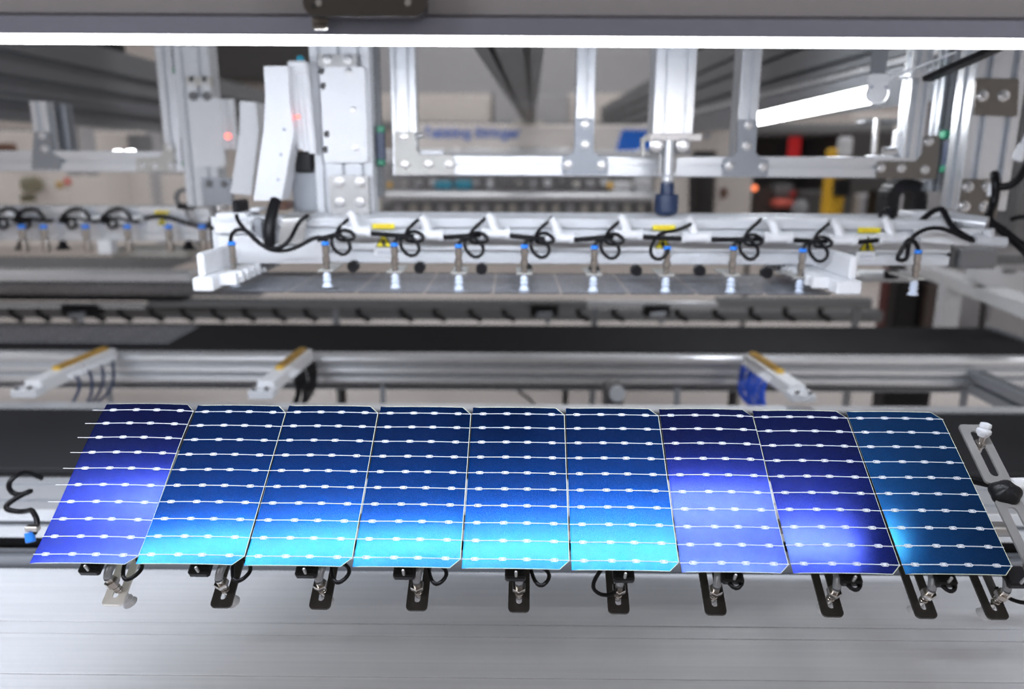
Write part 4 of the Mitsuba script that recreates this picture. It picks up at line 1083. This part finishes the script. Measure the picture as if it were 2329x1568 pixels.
add(t, 'hose', tube([at(2004, 500, 1.18), at(2012, 478, 1.16), at(2022, 476, 1.15), at(2030, 500, 1.15)], 0.0032, 24), 'black_rubber', smooth=True)
t = thing('rail_bracket', 'dark bracket arm and silver rails under the right end of the gripper beam', 'rail')
add(t, 'rail', run(tslot(0.03, 0.04, 1, 1), 'x', at(1990, 580, 1.4)[0], at(2500, 580, 1.4)[0], 1.42, at(2200, 580, 1.4)[2]), 'mid_grey')
add(t, 'upright', rbx(at(2155, 610, 1.36), at(2172, 556, 1.40), 0.003), 'mid_grey')
add(t, 'upright', rbx(at(2180, 612, 1.35), at(2235, 560, 1.40), 0.003), 'aluminium_grey')
add(t, 'foot', rbx(at(1955, 643, 1.30), at(2050, 612, 1.36), 0.006), 'white_paint')
add(t, 'foot_knob', rod(at(2028, 632, 1.29), at(2028, 616, 1.29), 0.012), 'black_plastic', smooth=35)

# ------------------------------------------------------------------ white machine frame at the right
t = thing('side_machine', 'pale grey machine stand with sheet panels at the right edge behind the belt', 'machine')
XA = at(2150, 645, 1.95)[0]
add(t, 'top_rail', along(sbox(-0.03, -0.015, 0.03, 0.015), at(2085, 606, 2.35), at(2400, 722, 1.45)), 'white_paint')
add(t, 'post', rbx(at(2137, 760, 1.99), at(2176, 632, 2.03), 0.003), 'white_paint')
add(t, 'panel', hull_plate([(p[0], p[2]) for p in (at(2170, 650, 2.03), at(2232, 672, 2.03), at(2222, 770, 2.03), at(2168, 770, 2.03))], 2.03, 2.05), 'grey_paint')
add(t, 'panel', hull_plate([(p[0], p[2]) for p in (at(2256, 690, 1.93), at(2420, 740, 1.93), at(2420, 830, 1.93), at(2245, 790, 1.93))], 1.93, 1.95), 'grey_paint')
add(t, 'slot_back', rbx(at(2222, 770, 2.06), at(2262, 660, 2.09), 0.002), 'dark_machine')
add(t, 'tray', hull_plate([(p[0], p[2]) for p in (at(2228, 612, 1.75), at(2275, 609, 1.75), at(2420, 640, 1.75), at(2420, 720, 1.75), at(2330, 690, 1.75), at(2215, 640, 1.75))], 1.75, 1.80), 'white_paint')
add(t, 'tray_clip', rbx(at(2286, 622, 1.74), at(2300, 610, 1.76), 0.002), 'mid_grey')
t = thing('dark_cabinet', 'black cabinet with a red strip behind the right end of the middle belt', 'cabinet')
add(t, 'body', rbx((*at(2030, 760, 2.5)[:2], 0.0), at(2160, 600, 2.5) + (0, 0.09, 0), 0.004), 'black_plastic')
add(t, 'red_strip', rbx(at(2004, 760, 2.5), at(2029, 610, 2.5) + (0, 0.05, 0), 0.004), 'deep_red', label='dark red side')
add(t, 'door', rbx(at(2098, 750, 2.47), at(2122, 645, 2.5), 0.003), 'dark_brown')

# ================================================================== third conveyor and its hooks
t = thing('belt_conveyor', 'farther dark belt with silver edge rails below the hanging cell string', 'conveyor')
CY3 = 2.02
add(t, 'belt', rbx((-2.4, CY3, 1.075), (at(440, 660, 2.1)[0], 2.36, 1.082), 0.002), 'belt')
add(t, 'rail', rbx(at(-420, 699, CY3 - 0.02), at(333, 689, CY3), 0.003), 'aluminium', label='silver front strip')
add(t, 'rail', rbx(at(335, 700, CY3 + 0.02), at(1335, 682, CY3 + 0.05), 0.003), 'mid_grey', label='dull grey strip')
add(t, 'rail', rbx(at(1335, 702, CY3 - 0.02), at(1630, 684, CY3), 0.003), 'aluminium', label='silver strip')
add(t, 'rail', rbx(at(1630, 700, CY3 + 0.02), at(1975, 676, CY3 + 0.05), 0.003), 'mid_grey')
add(t, 'trough', rbx(at(-420, 722, CY3 + 0.16), at(1990, 700, CY3 + 0.22), 0.004), 'mid_grey', label='grey trough wall')
add(t, 'back_wall', rbx(at(-420, 640, 2.42), at(440, 612, 2.46), 0.004), 'aluminium_grey')
for px in (765, 1352, 1945):
    add(t, 'leg', run(tslot(0.04, 0.04), 'z', 0, 1.07, at(px, 730, CY3 + 0.06)[0], CY3 + 0.06), 'aluminium_grey')
for px in list(range(30, 330, 62)) + [350, 420, 490, 560, 630, 700, 820, 918, 993, 1075, 1151, 1320, 1400, 1545, 1630, 1712, 1790, 1870]:
    c = at(px, 712, CY3 + 0.03)
    h = tube([c + (0.004, 0, 0.024), c + (-0.006, 0, 0.010), c + (-0.004, 0, -0.004), c + (0.012, 0, -0.014), c + (0.022, 0, -0.024)], 0.0075, 16, 8)
    add(t, 'hook', h, 'black_plastic', smooth=True)
for px, w in ((640 - 460, 45), (1238, 34), (1495, 32)):
    c = at(px, 712, CY3 - 0.03)
    g = add(t, 'clamp_motor', rbx(c + (-w * 0.0011, 0, -0.012), c + (w * 0.0011, 0.04, 0.020), 0.004), 'black_plastic')
    add(g, 'pneumatic_fitting', cat(rod(c + (-0.02, -0.01, -0.005), c + (0.02, -0.01, -0.002), 0.008), rod(c + (0.004, -0.01, 0), c + (0.01, -0.01, -0.026), 0.007)), 'aluminium_grey', smooth=35)
t = thing('machine_rail', 'blue-grey flat rail running level from the left edge to the white comb gripper', 'rail')
add(t, 'rail', rbx(at(-420, 640, 1.80), at(455, 612, 1.86), 0.004), 'aluminium', label='pale flat face')
add(t, 'shelf', rbx(at(-420, 607, 1.88), at(462, 588, 2.1), 0.004), 'mid_grey')
t = thing('roller_tray', 'grey tray with a white corner under the farther gripper beam', 'tray')
add(t, 'tray', rbx(at(255, 588, 1.72), at(455, 556, 1.80), 0.004), 'light_plate')
flat_string('solar_cell_string', 'dark cell string on the farther belt at the left edge', -1.9, 2.06, 1.083, 13, 0.0935, 0.0915, 0.182, 'dark_cell')

# ================================================================== the hall's other machines, far out of focus
def lettering(parent, text, x, y, z, h, m):
    g = meshkit.text_mesh(text, h, 0.004, bold=True)
    g.apply_transform(np.array([[1, 0, 0, x], [0, 0, -1, y], [0, 1, 0, z], [0, 0, 0, 1.0]]))
    return add(parent, 'lettering', g, m, label='blue lettering')


BY = 4.2
t = thing('stringer_machine', 'long cream machine with blue lettering behind the portal frame', 'machine')
add(t, 'fascia', rbx(at(905, 352, BY), at(1486, 291, BY + 0.4), 0.01), 'cream_paint', label='cream fascia')
p = at(963, 312, BY - 0.004)
lettering(t, 'Tabbing Stringer', p[0], BY - 0.001, p[2], 0.047, 'letter_blue')
q = [at(1415, 296, BY), at(1480, 297, BY), at(1480, 345, BY), at(1400, 344, BY)]
add(t, 'blue_panel', hull_plate([(v[0], v[2]) for v in q], BY - 0.012, BY), 'sign_blue', label='blue slanted panel')
add(t, 'deck', rbx(at(850, 372, BY - 0.3), at(1486, 345, BY + 0.2), 0.01), 'white_paint')
add(t, 'table', rbx(at(870, 452, BY - 0.5), at(1480, 432, BY), 0.01), 'aluminium', label='silver table edge')
add(t, 'back_panel', rbx(at(870, 560, BY + 0.2), at(1486, 352, BY + 0.3), 0.01), 'grey_paint')
add(t, 'apron', rbx(at(870, 560, BY - 0.3), at(1480, 462, BY - 0.2), 0.01), 'mid_grey')
for k in range(18):
    px = 905 + 32.5 * k
    add(t, 'roller', rod(at(px, 485, BY - 0.45), at(px + 3, 465, BY - 0.45), 0.020, 10), 'light_plate' if k % 3 else 'grey_paint', smooth=40)
    add(t, 'clamp', rbx(at(px + 8, 428 - (k % 3) * 3, BY - 0.35), at(px + 22, 412 - (k % 4) * 2, BY - 0.25), 0.006), ('light_plate', 'grey_paint', 'white_paint', 'mid_grey')[k % 4])
add(t, 'teal_cover', rbx(at(988, 430, BY - 0.45), at(1030, 412, BY - 0.4), 0.01), 'teal_plastic')
add(t, 'teal_cover', rbx(at(1034, 430, BY - 0.45), at(1074, 410, BY - 0.4), 0.01), 'teal_plastic')
add(t, 'yellow_tab', rbx(at(880, 428, BY - 0.45), at(893, 414, BY - 0.4), 0.01), 'post_yellow')
add(t, 'yellow_tab', rbx(at(1382, 430, BY - 0.45), at(1393, 414, BY - 0.4), 0.01), 'post_yellow')
add(t, 'white_box', rbx(at(1396, 446, BY - 0.45), at(1428, 412, BY - 0.3), 0.01), 'white_paint')
add(t, 'white_box', rbx(at(1448, 440, BY - 0.45), at(1475, 405, BY - 0.3), 0.01), 'white_paint')
for k, (px, py) in enumerate(((1030, 346), (1075, 344), (1095, 345), (1180, 344), (1195, 345), (1225, 343), (1260, 344), (1290, 345), (1465, 348))):
    add(t, 'lens_cover', lathe([(0, 0), (0.05, 0), (0.05, 0.008), (0.04, 0.016), (0, 0.018)], at(px, py, BY - 0.2), (0, 0, 1), 16), 'zinc_bolt', smooth=35)

t = thing('air_duct', 'wide pale grey duct panel high on the hall wall behind the central beam', 'duct')
add(t, 'upper_duct', rbx(at(850, 215, 8.3), at(1700, 95, 8.8), 0.02), 'grey_paint')
add(t, 'lower_duct', rbx(at(850, 282, 8.2), at(1122, 222, 8.7), 0.02), 'cream_paint', label='pale lower panel')
add(t, 'lower_duct', rbx(at(1287, 282, 8.2), at(1455, 222, 8.7), 0.02), 'cream_paint', label='pale lower panel')
add(t, 'duct_box', rbx(at(1122, 284, 8.1), at(1287, 222, 8.6), 0.02), 'grey_paint')
add(t, 'cable_tray', rbx(at(600, 292, 8.05), at(1700, 283, 8.3), 0.01), 'mid_grey')
add(t, 'dark_duct', rbx(at(430, 180, 8.3), at(850, 95, 8.8), 0.02), 'dark_machine')
add(t, 'dark_duct', rbx(at(1560, 140, 8.2), at(1640, 95, 8.7), 0.02), 'dark_machine')

for px in (900, 1400):
    x = at(px, 150, 8.5)[0]
    add(t, 'hanger', rod((x, 8.5, at(px, 110, 8.5)[2]), (x, 8.5, 5.0), 0.02), 'mid_grey', smooth=35)

CYB = 3.6
t = thing('white_cabinet', 'cream cabinet with a dark doorway right of the air cylinder', 'cabinet')
P = lambda x, y, Y=CYB: at(x, y, Y)[[0, 2]]
door = Polygon([P(1565, 560), P(1567, 366), P(1578, 343), P(1632, 343), P(1632, 366), P(1626, 560)])
wall = Polygon([P(1500, 560), P(1500, 295), P(1660, 295), P(1712, 400), P(1700, 560)]).difference(door)
add(t, 'front', plate(wall, CYB, CYB + 0.05), 'cream_paint', label='cream front')
add(t, 'door_recess', rbx(at(1550, 560, CYB + 0.3), at(1650, 330, CYB + 0.35), 0.01), 'dark_machine')
add(t, 'side_panel', rbx(at(1540, 560, CYB + 0.05), at(1560, 330, CYB + 0.35), 0.01), 'dark_machine')
add(t, 'latch', rbx(at(1640, 451, CYB - 0.02), at(1652, 428, CYB + 0.01), 0.008), 'rust_brown')
add(t, 'small_logo', plate(Point(*P(1609, 310)).buffer(0.012), CYB - 0.003, CYB), 'print_grey')
ry = 3.9
t = thing('red_lit_machine', 'dark machine glowing red inside behind the cream cabinet', 'machine')
add(t, 'back', rbx(at(1690, 560, ry + 0.6), at(1920, 300, ry + 0.65), 0.01), 'dark_machine')
add(t, 'roof', rbx(at(1690, 303, ry), at(1920, 292, ry + 0.6), 0.01), 'mid_grey')
add(t, 'side', rbx(at(1905, 560, ry), at(1920, 300, ry + 0.6), 0.01), 'dark_machine')
for px, w, y0, y1, lv in ((1806, 24, 354, 312, 0.20), (1882, 8, 345, 315, 0.12)):
    d = glow(rbx(at(px - w / 2, y1 + 60, ry + 0.3), at(px + w / 2, y1, ry + 0.34), 0.005), 'red_paint', [lv, 0.004, 0.006], 0.15)
    add(t, 'red_light', d, None, label='glowing red light')
add(t, 'red_cover', rbx(at(1762, 473, ry), at(1800, 452, ry + 0.1), 0.02), 'red_glow_part')
add(t, 'red_cover', rbx(at(1806, 452, ry), at(1832, 434, ry + 0.1), 0.02), 'red_paint')
add(t, 'grey_cover', rbx(at(1708, 490, ry + 0.1), at(1752, 424, ry + 0.2), 0.02), 'dark_brown')
add(t, 'grey_cover', rbx(at(1755, 450, ry + 0.1), at(1795, 415, ry + 0.2), 0.02), 'mid_grey')
add(t, 'black_housing', rbx(at(1808, 560, ry - 0.05), at(1878, 430, ry + 0.1), 0.02), 'dark_machine')
add(t, 'wheel', lathe([(0, 0), (0.035, 0), (0.04, 0.01), (0.02, 0.02), (0, 0.02)], at(1818, 472, ry - 0.06), (0, -1, 0), 18), 'aluminium_grey', smooth=35)
t = thing('signal_lamp', 'round glowing orange signal lamp beside the cream cabinet', 'signal lamp')
c = at(1715, 428, ry - 0.15)
add(t, 'pole', rod((c[0], c[1] + 0.02, 0), c + (0, 0.02, -0.01), 0.012), 'dark_machine')
d = glow(lathe([(0, 0), (0.014, 0), (0.013, 0.008), (0.007, 0.014), (0, 0.016)], c, (0, -1, 0), 16), 'red_paint', [1.8, 0.42, 0.14], 0.15, smooth=True)
add(t, 'lens', d, None)
add(t, 'base', lathe([(0, 0), (0.018, 0), (0.018, 0.012), (0, 0.012)], c + (0, 0.012, 0), (0, -1, 0), 16), 'mid_grey', smooth=35)
t = thing('yellow_post', 'yellow safety post beside the red-lit machine', 'post')
add(t, 'post', rbx(at(1876, 560, 3.5), at(1912, 338, 3.6), 0.01), 'post_yellow')
add(t, 'box', rbx(at(1903, 448, 3.44), at(1926, 404, 3.5), 0.008), 'black_plastic')
add(t, 'head', rbx(at(1912, 358, 3.46), at(1930, 312, 3.52), 0.01), 'white_paint')
t = thing('switch_cabinet', 'grey cabinet front between the yellow post and the right columns', 'cabinet')
add(t, 'panel', rbx(at(1918, 560, 4.7), at(2120, 260, 4.8), 0.01), 'cream_paint')
add(t, 'cover', rbx(at(1955, 520, 3.4), at(1985, 440, 3.5), 0.01), 'grey_paint')
add(t, 'dark_side', rbx(at(1985, 540, 3.3), at(2010, 430, 3.4), 0.01), 'black_plastic')
t = thing('guide_post', 'slim chrome post under the end cap of the tube lamp', 'post')
add(t, 'rod', rod(at(1987, 352, 1.6), at(1994, 270, 1.6), 0.0065), 'zinc_bolt', smooth=35)
add(t, 'head', rbx(at(1965, 282, 1.6), at(2030, 272, 1.64), 0.003), 'mid_grey')
t = thing('grey_enclosure', 'tall grey sheet enclosure behind the right columns', 'enclosure')
add(t, 'panel', rbx(at(2020, 620, 2.6), at(2400, 90, 2.65), 0.006), 'grey_paint')
add(t, 'panel', rbx(at(2300, 560, 2.5), at(2420, 130, 2.55), 0.006), 'mid_grey')

t = thing('grey_cabinet', 'row of pale grey cabinet doors at the far left', 'cabinet')
GYC = 4.0
for i, (x0, x1, m) in enumerate(((-330, 25, 'cream_paint'), (28, 152, 'cream_paint'), (172, 292, 'cream_paint'), (308, 350, 'cream_paint'), (352, 375, 'grey_paint'), (376, 432, 'cream_paint'))):
    add(t, 'door', rbx(at(x0, 560, GYC), at(x1, 300 if i < 5 else 395, GYC + 0.05), 0.006), m, label='cabinet door')
add(t, 'frame', rbx(at(-330, 560, GYC + 0.04), at(450, 296, GYC + 0.09), 0.006), 'mid_grey')
add(t, 'vent', rbx(at(292, 344, GYC - 0.01), at(342, 306, GYC), 0.004), 'mid_grey')
add(t, 'box', rbx(at(42, 440, GYC - 0.15), at(100, 402, GYC), 0.02), 'olive', label='olive box')
add(t, 'box', rbx(at(48, 462, GYC - 0.12), at(78, 440, GYC), 0.02), 'olive')
add(t, 'sticker', rbx(at(128, 427, GYC - 0.008), at(142, 414, GYC), 0.002), 'brass')
add(t, 'sticker', rbx(at(146, 420, GYC - 0.008), at(160, 406, GYC), 0.002), 'red_glow_part')
add(t, 'dark_box', rbx(at(-60, 352, GYC - 0.2), at(40, 326, GYC - 0.1), 0.01), 'rust_brown')
for k, (x, xx) in enumerate(((150, 172), (188, 210))):
    add(t, 'upright', rbx(at(x, 400, GYC - 0.3), at(xx, 240, GYC - 0.25), 0.01), 'grey_paint')
t = 'portal_frame_001'
for px, py in ((50, 352), (268, 350), (297, 349)):
    c = at(px, py, P2 + 0.04)
    k = add(t, 'work_lamp', rbx(c + (-0.012, -0.004, -0.016), c + (0.012, 0.012, -0.004), 0.002), 'mid_grey', label='small bright work lamp')
    add(k, 'bulb', glow(lathe([(0, -0.008), (0.013, -0.006), (0.015, 0), (0.009, 0.007), (0, 0.009)], c, (0, -0.3, 1), 14), 'white_plastic', [9, 9, 9.5], 0.15, smooth=True), None)
t = thing('service_floor_box', 'low pale boxes on the hall floor under the conveyors', 'box')
add(t, 'box', rbx(at(960, 600, 5.6), at(1500, 560, 6.0), 0.01), 'cream_paint')
